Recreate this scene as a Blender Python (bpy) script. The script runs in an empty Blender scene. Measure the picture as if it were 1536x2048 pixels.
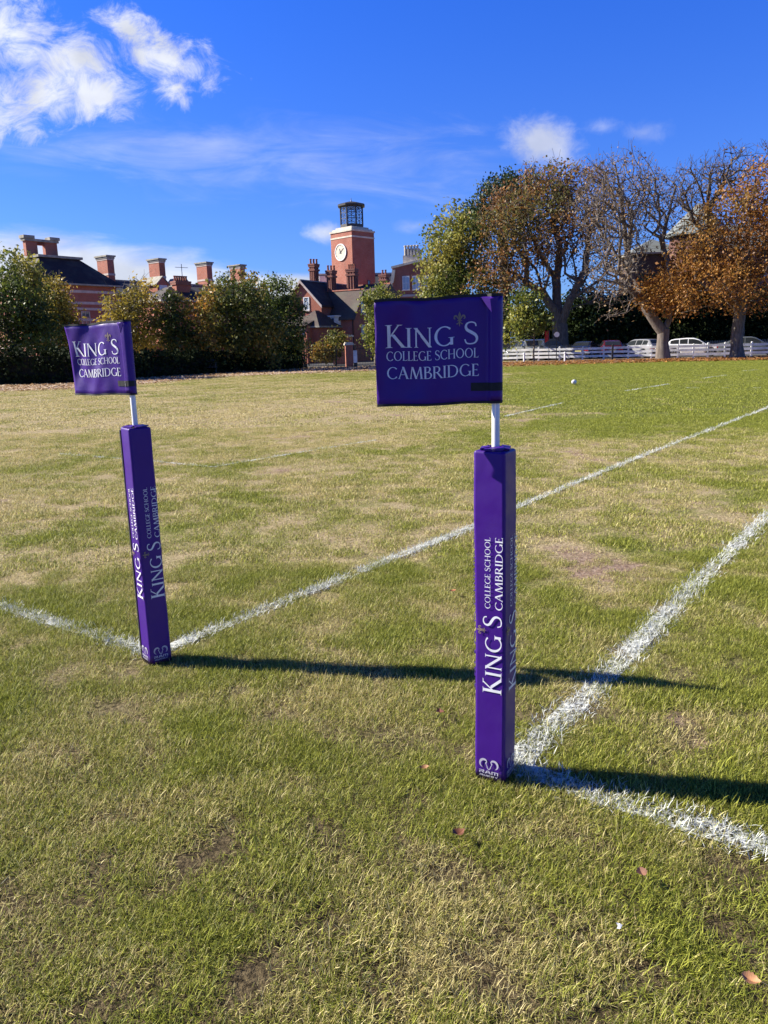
import bpy, bmesh, math, random
import numpy as np
from mathutils import Vector, Matrix
rad = math.radians
S = bpy.context.scene
COL = S.collection

# ------------------------------------------------------------------ camera
CAM_H = 1.45
F_PX = 1560.0                      # focal length for a 1536 x 2048 frame
ROLL, PITCH = 0.0283, math.atan(330 / 1560)
fwd = np.array([0, math.cos(PITCH), -math.sin(PITCH)])
_r0 = np.array([1.0, 0, 0]); _u0 = np.cross(_r0, fwd)
cR = _r0 * math.cos(ROLL) - _u0 * math.sin(ROLL)
cU = _r0 * math.sin(ROLL) + _u0 * math.cos(ROLL)
cam_d = bpy.data.cameras.new('camera'); cam = bpy.data.objects.new('camera', cam_d); COL.objects.link(cam)
cam.matrix_world = Matrix(((cR[0], cU[0], -fwd[0], 0), (cR[1], cU[1], -fwd[1], 0), (cR[2], cU[2], -fwd[2], CAM_H), (0, 0, 0, 1)))
cam_d.sensor_fit = 'VERTICAL'; cam_d.sensor_height = 24.0; cam_d.lens = 24.0 * F_PX / 2048
cam_d.clip_start = 0.05; cam_d.clip_end = 5000
S.camera = cam

def ray(x, y): return fwd + cR * (x - 768) / F_PX - cU * (y - 1024) / F_PX
def gnd(x, y):
    d = ray(x, y); t = -CAM_H / d[2]; return np.array([d[0] * t, d[1] * t, 0.0])
def at(x, y, Y):
    d = ray(x, y); return np.array([0, 0, CAM_H]) + d * (Y / d[1])

# ------------------------------------------------------------------ light
SUN_AZ = (-0.981, 0.196); SUN_EL = rad(32)
sun_to = Vector((SUN_AZ[0] * math.cos(SUN_EL), SUN_AZ[1] * math.cos(SUN_EL), math.sin(SUN_EL)))
ld = bpy.data.lights.new('sun', 'SUN'); sun = bpy.data.objects.new('sun', ld); COL.objects.link(sun)
ld.energy = 5.0; ld.angle = rad(0.53); ld.color = (1.0, 0.93, 0.80)
sun.rotation_euler = sun_to.to_track_quat('Z', 'Y').to_euler()
sun.location = (-30, 6, 40)

S.view_settings.view_transform = 'Standard'; S.view_settings.look = 'None'
S.view_settings.exposure = 1.2; S.view_settings.gamma = 1.0
S.render.engine = 'CYCLES'
S.cycles.max_bounces = 6; S.cycles.transparent_max_bounces = 8

class NT:
    """small helper to write node trees"""
    def __init__(s, tree): s.t = tree; s.n = tree.nodes; s.l = tree.links
    def node(s, kind, **kw):
        n = s.n.new(kind)
        for k, v in kw.items(): setattr(n, k, v)
        return n
    def put(s, sock, v):
        if hasattr(v, 'is_output') or isinstance(v, bpy.types.NodeSocket): s.l.new(v, sock)
        else: sock.default_value = v
    def m(s, op, a, b=None, c=None, clamp=False):
        n = s.node('ShaderNodeMath', operation=op, use_clamp=clamp)
        s.put(n.inputs[0], a)
        if b is not None: s.put(n.inputs[1], b)
        if c is not None: s.put(n.inputs[2], c)
        return n.outputs[0]
    def mix(s, f, a, b, blend='MIX'):
        n = s.node('ShaderNodeMix', data_type='RGBA', blend_type=blend)
        s.put(n.inputs[0], f)
        for i, v in ((6, a), (7, b)):
            if isinstance(v, (tuple, list)): v = (*v[:3], 1.0)
            s.put(n.inputs[i], v)
        return n.outputs[2]
    def smooth(s, x, lo, hi, to0=0.0, to1=1.0):
        n = s.node('ShaderNodeMapRange', interpolation_type='SMOOTHSTEP')
        s.put(n.inputs[0], x); n.inputs[1].default_value = lo; n.inputs[2].default_value = hi
        n.inputs[3].default_value = to0; n.inputs[4].default_value = to1
        return n.outputs[0]
    def noise(s, vec, scale, detail=4, rough=0.55, dist=0.0):
        n = s.node('ShaderNodeTexNoise'); s.put(n.inputs['Vector'], vec)
        n.inputs['Scale'].default_value = scale; n.inputs['Detail'].default_value = detail
        n.inputs['Roughness'].default_value = rough; n.inputs['Distortion'].default_value = dist
        return n.outputs['Fac']
    def xyz(s, x, y, z=0.0):
        n = s.node('ShaderNodeCombineXYZ'); s.put(n.inputs[0], x); s.put(n.inputs[1], y); s.put(n.inputs[2], z); return n.outputs[0]

# ------------------------------------------------------------------ sky
W = bpy.data.worlds.new('World'); S.world = W; W.use_nodes = True
w = NT(W.node_tree); w.n.clear()
sky = w.node('ShaderNodeTexSky', sky_type='NISHITA'); sky.sun_disc = False
sky.sun_elevation = SUN_EL; sky.sun_rotation = math.atan2(SUN_AZ[0], SUN_AZ[1])
sky.altitude = 0; sky.air_density = 1.0; sky.dust_density = 0.3; sky.ozone_density = 2.2
hs = w.node('ShaderNodeHueSaturation'); hs.inputs['Saturation'].default_value = 1.0
w.l.new(sky.outputs[0], hs.inputs['Color'])
tc = w.node('ShaderNodeTexCoord'); sep = w.node('ShaderNodeSeparateXYZ'); w.l.new(tc.outputs['Generated'], sep.inputs[0])
elev = w.smooth(sep.outputs[2], 0.02, 0.50)
tint = w.mix(elev, (0.28, 0.46, 0.98), (0.130, 0.435, 1.32))
zen = w.node('ShaderNodeVectorMath', operation='SCALE'); w.l.new(tint, zen.inputs[0]); w.l.new(w.smooth(sep.outputs[2], 0.36, 0.72, 1.0, 0.42), zen.inputs['Scale'])   # upper sky dimmed out of view to cut the fill light in shadows
skycol = w.mix(1.0, hs.outputs[0], zen.outputs[0], 'MULTIPLY')
yy = w.m('MAXIMUM', sep.outputs[1], 0.02)
cu = w.m('DIVIDE', sep.outputs[0], yy); cv = w.m('DIVIDE', sep.outputs[2], yy)
front = w.smooth(sep.outputs[1], 0.05, 0.3)
def sky_uv(x, y):
    d = ray(x, y); return d[0] / d[1], d[2] / d[1]
vec = w.xyz(cu, w.m('MULTIPLY', cv, 1.25))
n_big = w.m('ADD', w.m('MULTIPLY', w.noise(vec, 5.0, 6, 0.6, 0.5), 0.50), w.m('MULTIPLY', w.noise(vec, 19.0, 10, 0.70, 0.9), 0.50))
n_puf = w.m('ADD', w.m('MULTIPLY', w.noise(vec, 16.0, 6, 0.6, 0.5), 0.6), w.m('MULTIPLY', w.noise(vec, 50.0, 6, 0.62, 0.5), 0.4))
vec2 = w.xyz(w.m('ADD', w.m('MULTIPLY', cu, 0.55), w.m('MULTIPLY', cv, 0.5)), w.m('MULTIPLY', cv, 2.2), 3.7)
n_wisp = w.noise(vec2, 12.0, 8, 0.6, 0.6)
def blob(px, py, rx, ry, rot=0.0):
    u0, v0 = sky_uv(px, py)
    a, b = rx / F_PX * 1.06, ry / F_PX * 1.06
    du = w.m('SUBTRACT', cu, u0); dv = w.m('SUBTRACT', cv, v0)
    c, s_ = math.cos(rot), math.sin(rot)
    e1 = w.m('ADD', w.m('MULTIPLY', du, c / a), w.m('MULTIPLY', dv, s_ / a))
    e2 = w.m('ADD', w.m('MULTIPLY', du, -s_ / b), w.m('MULTIPLY', dv, c / b))
    r = w.m('SQRT', w.m('ADD', w.m('MULTIPLY', e1, e1), w.m('MULTIPLY', e2, e2)))
    return w.m('SUBTRACT', 1.0, r)
def union(l):
    o = l[0]
    for q in l[1:]: o = w.m('MAXIMUM', o, q)
    return o
def cloud(mask, nz, amp, lo, hi, gain):
    d = w.m('ADD', mask, w.m('MULTIPLY', w.m('SUBTRACT', nz, 0.5), amp))
    return w.m('MULTIPLY', w.smooth(d, lo, hi), gain)
big = union([blob(10, 60, 190, 105, -.45), blob(85, 185, 170, 80, 0.1), blob(200, 190, 110, 55), blob(335, 120, 150, 52, -0.32), blob(350, 175, 55, 48), blob(260, 65, 80, 42, -.4), blob(130, 120, 110, 70)])
c1 = cloud(big, n_big, 4.4, 0.05, 0.95, 0.95)
cir = union([blob(560, 320, 520, 95, -0.06), blob(90, 310, 260, 60), blob(430, 290, 260, 60)])
c2 = cloud(cir, n_wisp, 2.6, 0.1, 1.9, 0.46)
puf = union([blob(1085, 285, 92, 58, -.25), blob(1080, 275, 50, 40), blob(650, 465, 48, 24, -.2)])
puf2 = union([blob(1290, 267, 62, 28), blob(1205, 252, 48, 22), blob(828, 452, 50, 20)])
c3 = w.m('MAXIMUM', cloud(puf, n_puf, 1.9, 0.05, 1.0, 0.74), cloud(puf2, n_puf, 2.2, 0.1, 1.6, 0.40))
low = union([blob(80, 585, 570, 112, -0.11), blob(560, 600, 260, 50)])
c4 = cloud(low, n_wisp, 0.6, 0.0, 0.40, 0.88)
cl = union([c1, c2, c3, c4]); cl = w.m('MULTIPLY', cl, front, clamp=True)
shade = w.smooth(w.noise(vec, 13.0, 5, 0.5), 0.3, 0.7, 0.72, 1.0)
ccol = w.node('ShaderNodeVectorMath', operation='SCALE'); ccol.inputs[0].default_value = (5.4, 5.6, 6.1)
w.l.new(shade, ccol.inputs['Scale'])
mixed = w.mix(cl, skycol, ccol.outputs[0])
bg = w.node('ShaderNodeBackground'); bg.inputs['Strength'].default_value = 0.078
w.l.new(mixed, bg.inputs['Color'])
wo = w.node('ShaderNodeOutputWorld'); w.l.new(bg.outputs[0], wo.inputs['Surface'])

# ------------------------------------------------------------------ helpers
def tag(o, label=None, cat=None, group=None, kind=None):
    for k, v in (('label', label), ('category', cat), ('group', group), ('kind', kind)):
        if v: o[k] = v
    return o
def thing(name, label, cat, loc=(0, 0, 0), rz=0.0, group=None):
    o = bpy.data.objects.new(name, None); COL.objects.link(o)
    o.location = loc; o.rotation_euler = (0, 0, rz); o.empty_display_size = 0.2
    return tag(o, label, cat, group)
def dup(src, loc, rz, label=None, group=None):
    r = src.copy(); COL.objects.link(r); r.location = loc; r.rotation_euler = (0, 0, rz)
    if label: r['label'] = label
    if group: r['group'] = group
    def kids(a, b):
        for ch in list(a.children):
            if ch.get('_copy') : continue
            c = ch.copy(); COL.objects.link(c); c.parent = b; kids(ch, c)
    kids(src, r)
    return r
def link_mesh(name, me, mat, parent=None):
    o = bpy.data.objects.new(name, me); COL.objects.link(o)
    for m_ in (mat if isinstance(mat, (list, tuple)) else [mat]): me.materials.append(m_)
    if parent: o.parent = parent
    return o
class MB:
    def __init__(s): s.v = []; s.f = []
    def add(s, vs, fs):
        b = len(s.v); s.v += [tuple(p) for p in vs]; s.f += [tuple(i + b for i in f) for f in fs]
    def box(s, x0, x1, y0, y1, z0, z1):
        s.add([(x0, y0, z0), (x1, y0, z0), (x1, y1, z0), (x0, y1, z0), (x0, y0, z1), (x1, y0, z1), (x1, y1, z1), (x0, y1, z1)],
              [(0, 3, 2, 1), (4, 5, 6, 7), (0, 1, 5, 4), (1, 2, 6, 5), (2, 3, 7, 6), (3, 0, 4, 7)])
    def cbox(s, c, hx, hy, hz, rz=0.0, tilt=0.0):
        M = Matrix.Translation(c) @ Matrix.Rotation(rz, 4, 'Z') @ Matrix.Rotation(tilt, 4, 'X')
        P = [M @ Vector((a * hx, b * hy, d * hz)) for d in (-1, 1) for a, b in ((-1, -1), (1, -1), (1, 1), (-1, 1))]
        s.add(P, [(0, 3, 2, 1), (4, 5, 6, 7), (0, 1, 5, 4), (1, 2, 6, 5), (2, 3, 7, 6), (3, 0, 4, 7)])
    def prism(s, poly, axis, a, b):
        """extrude a 2D polygon along axis 0=x,1=y,2=z between a and b"""
        def mk(p, t):
            return {0: (t, p[0], p[1]), 1: (p[0], t, p[1]), 2: (p[0], p[1], t)}[axis]
        n = len(poly)
        s.add([mk(p, a) for p in poly] + [mk(p, b) for p in poly],
              [tuple(range(n))[::-1], tuple(range(n, 2 * n))] + [(i, (i + 1) % n, n + (i + 1) % n, n + i) for i in range(n)])
    def lathe(s, prof, c=(0, 0), n=16, a0=0.0):
        vs = []; fs = []
        for r, z in prof:
            for k in range(n):
                a = a0 + 2 * math.pi * k / n; vs.append((c[0] + r * math.cos(a), c[1] + r * math.sin(a), z))
        for i in range(len(prof) - 1):
            for k in range(n):
                k2 = (k + 1) % n; fs.append((i * n + k, i * n + k2, (i + 1) * n + k2, (i + 1) * n + k))
        fs.append(tuple(range(n))[::-1]); fs.append(tuple((len(prof) - 1) * n + k for k in range(n)))
        s.add(vs, fs)
    def tube(s, p0, p1, r0, r1=None, n=8):
        r1 = r0 if r1 is None else r1
        p0, p1 = Vector(p0), Vector(p1); d = (p1 - p0).normalized()
        a = d.orthogonal().normalized(); b = d.cross(a)
        vs = [p + (a * math.cos(t) + b * math.sin(t)) * r for p, r in ((p0, r0), (p1, r1)) for t in [2 * math.pi * k / n for k in range(n)]]
        s.add(vs, [(k, (k + 1) % n, n + (k + 1) % n, n + k) for k in range(n)] + [tuple(range(n))[::-1], tuple(range(n, 2 * n))])
    def build(s, name, mat, parent=None, smooth=False, fix=True):
        me = bpy.data.meshes.new(name); me.from_pydata(s.v, [], s.f); me.validate()
        if fix:
            bm = bmesh.new(); bm.from_mesh(me); bmesh.ops.recalc_face_normals(bm, faces=bm.faces); bm.to_mesh(me); bm.free()
        if smooth: me.shade_smooth()
        return link_mesh(name, me, mat, parent)
def np_mesh(name, V, quads=None, tris=None, attrs=None, smooth=False):
    me = bpy.data.meshes.new(name); V = np.asarray(V, np.float32)
    q = np.zeros((0, 4), np.int32) if quads is None else np.asarray(quads, np.int32)
    t = np.zeros((0, 3), np.int32) if tris is None else np.asarray(tris, np.int32)
    me.vertices.add(len(V)); me.vertices.foreach_set('co', V.ravel())
    li = np.concatenate([q.ravel(), t.ravel()]); me.loops.add(len(li)); me.loops.foreach_set('vertex_index', li)
    ls = np.concatenate([np.arange(len(q)) * 4, len(q) * 4 + np.arange(len(t)) * 3]).astype(np.int32)
    me.polygons.add(len(ls)); me.polygons.foreach_set('loop_start', ls)
    for k, (a, dom) in (attrs or {}).items():
        a = np.asarray(a, np.float32)
        if a.ndim == 2:
            at_ = me.attributes.new(k, 'FLOAT_COLOR', dom)
            at_.data.foreach_set('color', np.concatenate([a, np.ones((len(a), 1), np.float32)], 1).ravel())
        else:
            at_ = me.attributes.new(k, 'FLOAT', dom); at_.data.foreach_set('value', a)
    me.update(calc_edges=True)
    if smooth: me.shade_smooth()
    return me

# value noise for ground maps
_rng = np.random.default_rng(5); _LAT = _rng.random((256, 256))
def vnoise(x, y):
    xi = np.floor(x).astype(int); yi = np.floor(y).astype(int); fx = x - xi; fy = y - yi
    fx = fx * fx * (3 - 2 * fx); fy = fy * fy * (3 - 2 * fy)
    g = lambda a, b: _LAT[a & 255, b & 255]
    return (g(xi, yi) * (1 - fx) + g(xi + 1, yi) * fx) * (1 - fy) + (g(xi, yi + 1) * (1 - fx) + g(xi + 1, yi + 1) * fx) * fy
def fbm(x, y, o=4):
    t = 0; a = 1; n = 0
    for k in range(o):
        t = t + a * vnoise(x * 2 ** k + 17.3 * k, y * 2 ** k + 9.1 * k); n += a; a *= .55
    return t / n
def sstep(x, a, b):
    t = np.clip((x - a) / (b - a), 0, 1); return t * t * (3 - 2 * t)

# ------------------------------------------------------------------ materials
def pm(name, c1, c2=None, scale=3.0, rough=0.7, bump=0.0, bscale=None, metal=0.0, lo=0.35, hi=0.65, spec=0.5, stretch=None):
    m = bpy.data.materials.new(name); m.use_nodes = True; t = NT(m.node_tree); t.n.clear()
    b = t.node('ShaderNodeBsdfPrincipled'); o = t.node('ShaderNodeOutputMaterial'); t.l.new(b.outputs[0], o.inputs[0])
    b.inputs['Roughness'].default_value = rough; b.inputs['Metallic'].default_value = metal
    b.inputs['Specular IOR Level'].default_value = spec
    tcn = t.node('ShaderNodeTexCoord'); v = tcn.outputs['Object']
    if stretch:
        mp = t.node('ShaderNodeMapping'); mp.inputs['Scale'].default_value = stretch; t.l.new(v, mp.inputs[0]); v = mp.outputs[0]
    c2 = c2 or tuple(x * 0.8 for x in c1)
    nz = t.noise(v, scale, 5, 0.6)
    col = t.mix(t.smooth(nz, lo, hi), c1, c2)
    t.l.new(col, b.inputs['Base Color'])
    if bump:
        bn = t.node('ShaderNodeBump'); bn.inputs['Strength'].default_value = bump; bn.inputs['Distance'].default_value = 0.02
        t.l.new(t.noise(v, bscale or scale * 4, 4), bn.inputs['Height']); t.l.new(bn.outputs[0], b.inputs['Normal'])
    m['bsdf'] = b.name
    return m
def brick_mat(name, c1, c2, mortar=(0.42, 0.36, 0.30)):
    m = bpy.data.materials.new(name); m.use_nodes = True; t = NT(m.node_tree); t.n.clear()
    b = t.node('ShaderNodeBsdfPrincipled'); o = t.node('ShaderNodeOutputMaterial'); t.l.new(b.outputs[0], o.inputs[0])
    b.inputs['Roughness'].default_value = 0.85
    tcn = t.node('ShaderNodeTexCoord'); sp = t.node('ShaderNodeSeparateXYZ'); t.l.new(tcn.outputs['Object'], sp.inputs[0])
    v = t.xyz(t.m('ADD', sp.outputs[0], sp.outputs[1]), sp.outputs[2], 0.0)
    br = t.node('ShaderNodeTexBrick'); t.l.new(v, br.inputs['Vector'])
    br.inputs['Scale'].default_value = 1.0; br.inputs['Brick Width'].default_value = 0.23; br.inputs['Row Height'].default_value = 0.078
    br.inputs['Mortar Size'].default_value = 0.006; br.inputs['Bias'].default_value = -0.1
    br.inputs['Color1'].default_value = (*c1, 1); br.inputs['Color2'].default_value = (*c2, 1); br.inputs['Mortar'].default_value = (*mortar, 1)
    big_ = t.noise(tcn.outputs['Object'], 0.45, 5, 0.6)
    col = t.mix(t.smooth(big_, 0.3, 0.75, 0.0, 0.55), br.outputs['Color'], tuple(x * 0.55 for x in c1))
    stv = t.xyz(t.m('MULTIPLY', t.m('ADD', sp.outputs[0], sp.outputs[1]), 2.2), t.m('MULTIPLY', sp.outputs[2], 0.25))
    col = t.mix(t.smooth(t.noise(stv, 1.3, 4), 0.55, 0.8, 0.0, 0.4), col, (0.10, 0.075, 0.06))
    t.l.new(col, b.inputs['Base Color'])
    return m
def tile_mat(name, c1, c2, row=0.16):
    m = bpy.data.materials.new(name); m.use_nodes = True; t = NT(m.node_tree); t.n.clear()
    b = t.node('ShaderNodeBsdfPrincipled'); o = t.node('ShaderNodeOutputMaterial'); t.l.new(b.outputs[0], o.inputs[0])
    b.inputs['Roughness'].default_value = 0.75
    tcn = t.node('ShaderNodeTexCoord'); sp = t.node('ShaderNodeSeparateXYZ'); t.l.new(tcn.outputs['Object'], sp.inputs[0])
    v = t.xyz(t.m('ADD', sp.outputs[0], sp.outputs[1]), sp.outputs[2], 0.0)
    br = t.node('ShaderNodeTexBrick'); t.l.new(v, br.inputs['Vector'])
    br.inputs['Scale'].default_value = 1.0; br.inputs['Brick Width'].default_value = 0.22; br.inputs['Row Height'].default_value = row
    br.inputs['Mortar Size'].default_value = 0.012
    br.inputs['Color1'].default_value = (*c1, 1); br.inputs['Color2'].default_value = (*c2, 1); br.inputs['Mortar'].default_value = tuple(x * .4 for x in c1) + (1,)
    col = t.mix(t.smooth(t.noise(tcn.outputs['Object'], 0.7, 5), 0.4, 0.75, 0, 0.6), br.outputs['Color'], (0.10, 0.10, 0.07))
    t.l.new(col, b.inputs['Base Color'])
    return m
def glass_mat(name, tint=(0.05, 0.07, 0.09), rough=0.05):
    m = bpy.data.materials.new(name); m.use_nodes = True; b = m.node_tree.nodes['Principled BSDF']
    t = NT(m.node_tree); tcn = t.node('ShaderNodeTexCoord')
    col = t.mix(t.noise(tcn.outputs['Object'], 0.8, 2), tint, tuple(x * 1.8 + .01 for x in tint)); t.l.new(col, b.inputs['Base Color'])
    b.inputs['Roughness'].default_value = rough; b.inputs['Specular IOR Level'].default_value = 0.8
    return m
def paint_mat(name, c, rough=0.25):
    m = bpy.data.materials.new(name); m.use_nodes = True; b = m.node_tree.nodes['Principled BSDF']
    t = NT(m.node_tree); tcn = t.node('ShaderNodeTexCoord')
    nz = t.noise(tcn.outputs['Object'], 2.5, 5)
    t.l.new(t.mix(t.smooth(nz, .45, .8, 0, .35), c, tuple(x * .7 + .03 for x in c)), b.inputs['Base Color'])
    b.inputs['Roughness'].default_value = rough; b.inputs['Coat Weight'].default_value = 0.6; b.inputs['Coat Roughness'].default_value = 0.06
    return m

M = dict(
    brick=brick_mat('red_brick', (0.40, 0.095, 0.045), (0.30, 0.07, 0.035)),
    brick_tower=brick_mat('orange_brick', (0.36, 0.088, 0.045), (0.29, 0.068, 0.036)),
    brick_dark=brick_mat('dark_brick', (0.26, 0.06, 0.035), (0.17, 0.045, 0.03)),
    stone=pm('pale_stone', (0.62, 0.56, 0.45), (0.45, 0.41, 0.34), 1.5, 0.85),
    stone_band=pm('limestone_band', (0.55, 0.46, 0.40), (0.42, 0.35, 0.31), 1.5, 0.85),
    cap=pm('weathered_cap', (0.36, 0.34, 0.28), (0.22, 0.21, 0.18), 2.0, 0.9),
    tile_brown=tile_mat('brown_clay_tile', (0.085, 0.050, 0.040), (0.060, 0.038, 0.034)),
    tile_dark=tile_mat('dark_clay_tile', (0.045, 0.026, 0.024), (0.032, 0.020, 0.020)),
    slate=tile_mat('grey_slate', (0.075, 0.075, 0.080), (0.055, 0.056, 0.062), 0.2),
    slate_pale=tile_mat('pale_slate', (0.21, 0.23, 0.22), (0.15, 0.17, 0.17), 0.2),
    white=pm('white_paint', (0.80, 0.80, 0.78), (0.62, 0.62, 0.60), 2.0, 0.55),
    fence_white=pm('fence_white_paint', (0.82, 0.82, 0.80), (0.60, 0.61, 0.58), 1.6, 0.6, 0.2, 12),
    black=pm('black_metal', (0.012, 0.012, 0.013), (0.022, 0.022, 0.022), 4, 0.45),
    lantern=pm('dark_bronze', (0.030, 0.027, 0.024), (0.05, 0.043, 0.036), 3, 0.5),
    glass=glass_mat('window_glass'),
    glass_pale=glass_mat('pale_window_glass', (0.25, 0.30, 0.36), 0.15),
    pot=pm('terracotta_pot', (0.33, 0.10, 0.06), (0.15, 0.06, 0.045), 4, 0.85),
    bark=pm('bark', (0.085, 0.068, 0.052), (0.17, 0.145, 0.12), 3.0, 0.95, 0.9, 14, stretch=(3, 3, .7)),
    bark_dark=pm('dark_bark', (0.055, 0.043, 0.034), (0.10, 0.085, 0.07), 3.0, 0.95, 0.8, 14, stretch=(3, 3, .7)),
    twig=pm('grey_twig_bark', (0.105, 0.085, 0.07), (0.185, 0.155, 0.13), 2.0, 0.95, 0.5, 14, stretch=(3, 3, .7)),
    asphalt=pm('asphalt', (0.05, 0.05, 0.05), (0.075, 0.073, 0.07), 2, 0.95),
    wood_dark=pm('dark_bench_wood', (0.035, 0.032, 0.033), (0.06, 0.055, 0.052), 3, 0.7),
    wood_pale=pm('weathered_wood', (0.28, 0.22, 0.15), (0.18, 0.14, 0.10), 3, 0.8),
)
# ------------------------------------------------------------------ ground maps
ANG = rad(54.0); LD = np.array([math.cos(ANG), math.sin(ANG)]); LN = np.array([math.cos(ANG + math.pi / 2), math.sin(ANG + math.pi / 2)])
CL = np.array([-1.15, 3.63]); CR_ = np.array([0.42, 2.49])
def g2(px, py): return gnd(px, py)[:2]
LINES = [  # p0, p1, width, strength, label
    (CL, g2(945, 1056), .080, .80, None), (g2(945, 1056), g2(1040, 1011), .08, .8, None), (g2(1040, 1011), g2(1536, 815), .085, .85, None), (g2(1536, 815), np.array([15., 26.]), .085, .85, None)]
L1 = dict(pts=[CL, g2(600, 1190), g2(940, 1056), g2(1040, 1011), g2(1300, 905), g2(1536, 815), np.array([14., 24.6])], w=.10, s=.90, wob=.03)
L2 = dict(pts=[CR_, g2(1200, 1365), g2(1400, 1160), g2(1536, 1030), np.array([6.0, 10.1])], w=.12, s=.93, wob=.02)
L3 = dict(pts=[CL, g2(150, 1258), g2(0, 1210), np.array([-5.0, 6.4])], w=.105, s=.90, wob=.02)
L4 = dict(pts=[CR_, g2(1200, 1592), g2(1400, 1655), g2(1536, 1692), np.array([2.2, 1.26])], w=.118, s=.92, wob=.02)
DASH = [dict(pts=[g2(120, 908), g2(280, 920), g2(425, 934)], w=.085, s=.50, wob=.03), dict(pts=[g2(428, 934), g2(600, 905), g2(752, 880)], w=.085, s=.55, wob=.03),
        dict(pts=[g2(1008, 833), g2(1125, 806)], w=.10, s=.75, wob=.03), dict(pts=[g2(1250, 782), g2(1338, 768)], w=.11, s=.75, wob=.03),
        dict(pts=[g2(1407, 756.5), g2(1454, 750)], w=.12, s=.6, wob=.03), dict(pts=[g2(1484, 742), g2(1518, 739.5)], w=.13, s=.6, wob=.03),
        dict(pts=[g2(1372, 775.5), g2(1397, 776)], w=.22, s=.25, wob=.03), dict(pts=[g2(1440, 775.5), g2(1456, 776)], w=.22, s=.25, wob=.03), dict(pts=[g2(1502, 775), g2(1518, 776)], w=.22, s=.25, wob=.03)]
ALL_LINES = [L1, L2, L3, L4] + DASH
def seg_dist(x, y, a, b):
    d = b - a; L = d @ d; t = np.clip(((x - a[0]) * d[0] + (y - a[1]) * d[1]) / L, 0, 1)
    return np.hypot(x - a[0] - t * d[0], y - a[1] - t * d[1])
def line_mask(x, y):
    o = np.zeros_like(x)
    for L in ALL_LINES:
        for a, b in zip(L['pts'][:-1], L['pts'][1:]):
            dd = seg_dist(x, y, a, b); o = np.maximum(o, L['s'] * (1 - sstep(dd, L['w'] * .42, L['w'] * .62)))
    return o
BARE = [  # px, py, rx_px, ry_px, strength
    (1205, 1132, 125, 36, 1.15), (1130, 1100, 70, 30, .5), (680, 1080, 80, 22, .55), (610, 1050, 90, 14, .5), (490, 1190, 60, 16, .5), (190, 1205, 60, 14, .5), (1350, 1440, 60, 22, .7), (1430, 1490, 60, 22, .75),
    (1440, 1010, 90, 24, .7), (600, 875, 120, 8, .6), (1100, 900, 130, 10, .5), (250, 960, 80, 12, .4), (560, 940, 120, 9, .55), (700, 1010, 60, 10, .5), (130, 1340, 50, 18, .45), (190, 1480, 40, 16, .3), (900, 1760, 30, 18, .25),
    (1290, 1780, 30, 18, .3), (1330, 1990, 34, 18, .3), (870, 1990, 40, 20, .38), (1480, 1330, 50, 18, .5), (1180, 925, 120, 9, .4), (620, 1250, 70, 14, .4), (60, 1160, 60, 10, .3), (880, 1445, 40, 14, .4),
    (1230, 1230, 90, 16, .25), (420, 1270, 50, 14, .35), (770, 830, 90, 6, .5), (690, 800, 60, 5, .4)]
_bare = []
for px, py, rx, ry, s_ in BARE:
    c = g2(px, py); ax = np.linalg.norm(g2(px + rx, py) - g2(px - rx, py)) / 2; ay = np.linalg.norm(g2(px, py - ry) - g2(px, py + ry)) / 2
    _bare.append((c, ax, ay, s_))
def fields(x, y):
    """dryness 0..1 and bareness 0..1 of the turf at x, y"""
    n1 = fbm(x * .55 + 40, y * .55 + 11, 4); n2 = fbm(x * 2.3 + 3, y * 2.3 + 70, 3); n3 = fbm(x * .13 + 5, y * .13 + 31, 3)
    r = x / np.maximum(y, .5)
    dry = .36 - .16 * (1 - sstep(y, 2.0, 4.5)) + (.45 + .45 * sstep(y, 3, 8)) * (n1 - .5) + .75 * (n2 - .5) + .40 * (n3 - .5)
    far = sstep(y, 8, 16)
    dry = dry - .52 * far * sstep(r, .05, .28) * (1 - .5 * sstep(y, 40, 58)) + .28 * far * (1 - sstep(r, -.2, .12)) * (1 - sstep(y, 34, 44))
    dry = dry + .12 * sstep(y, 4, 8) * (1 - far)
    bare = sstep(n2 + .5 * (n1 - .5) + .28 * (n3 - .5), .72, .90) * (.06 + .55 * sstep(y, 3, 6))
    for c, ax, ay, s_ in _bare:
        q = np.exp(-(((x - c[0]) / ax) ** 2 + ((y - c[1]) / ay) ** 2)); bare = bare + s_ * q * (0.45 + 1.1 * (n2 - .2))
    rim = sstep(y, 52, 58) * sstep(r, .12, .2) * .8 * (1 - sstep(y, 64, 70))
    return np.clip(dry + .25 * np.clip(bare, 0, 1), 0, 1), np.clip(bare + rim, 0, 1)

# ------------------------------------------------------------------ turf sheet (one polar sheet out to the horizon)
nr, na = 330, 420
rr = np.concatenate([[0.02], np.geomspace(0.25, 60, nr - 20), np.geomspace(64, 3500, 19)])
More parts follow.
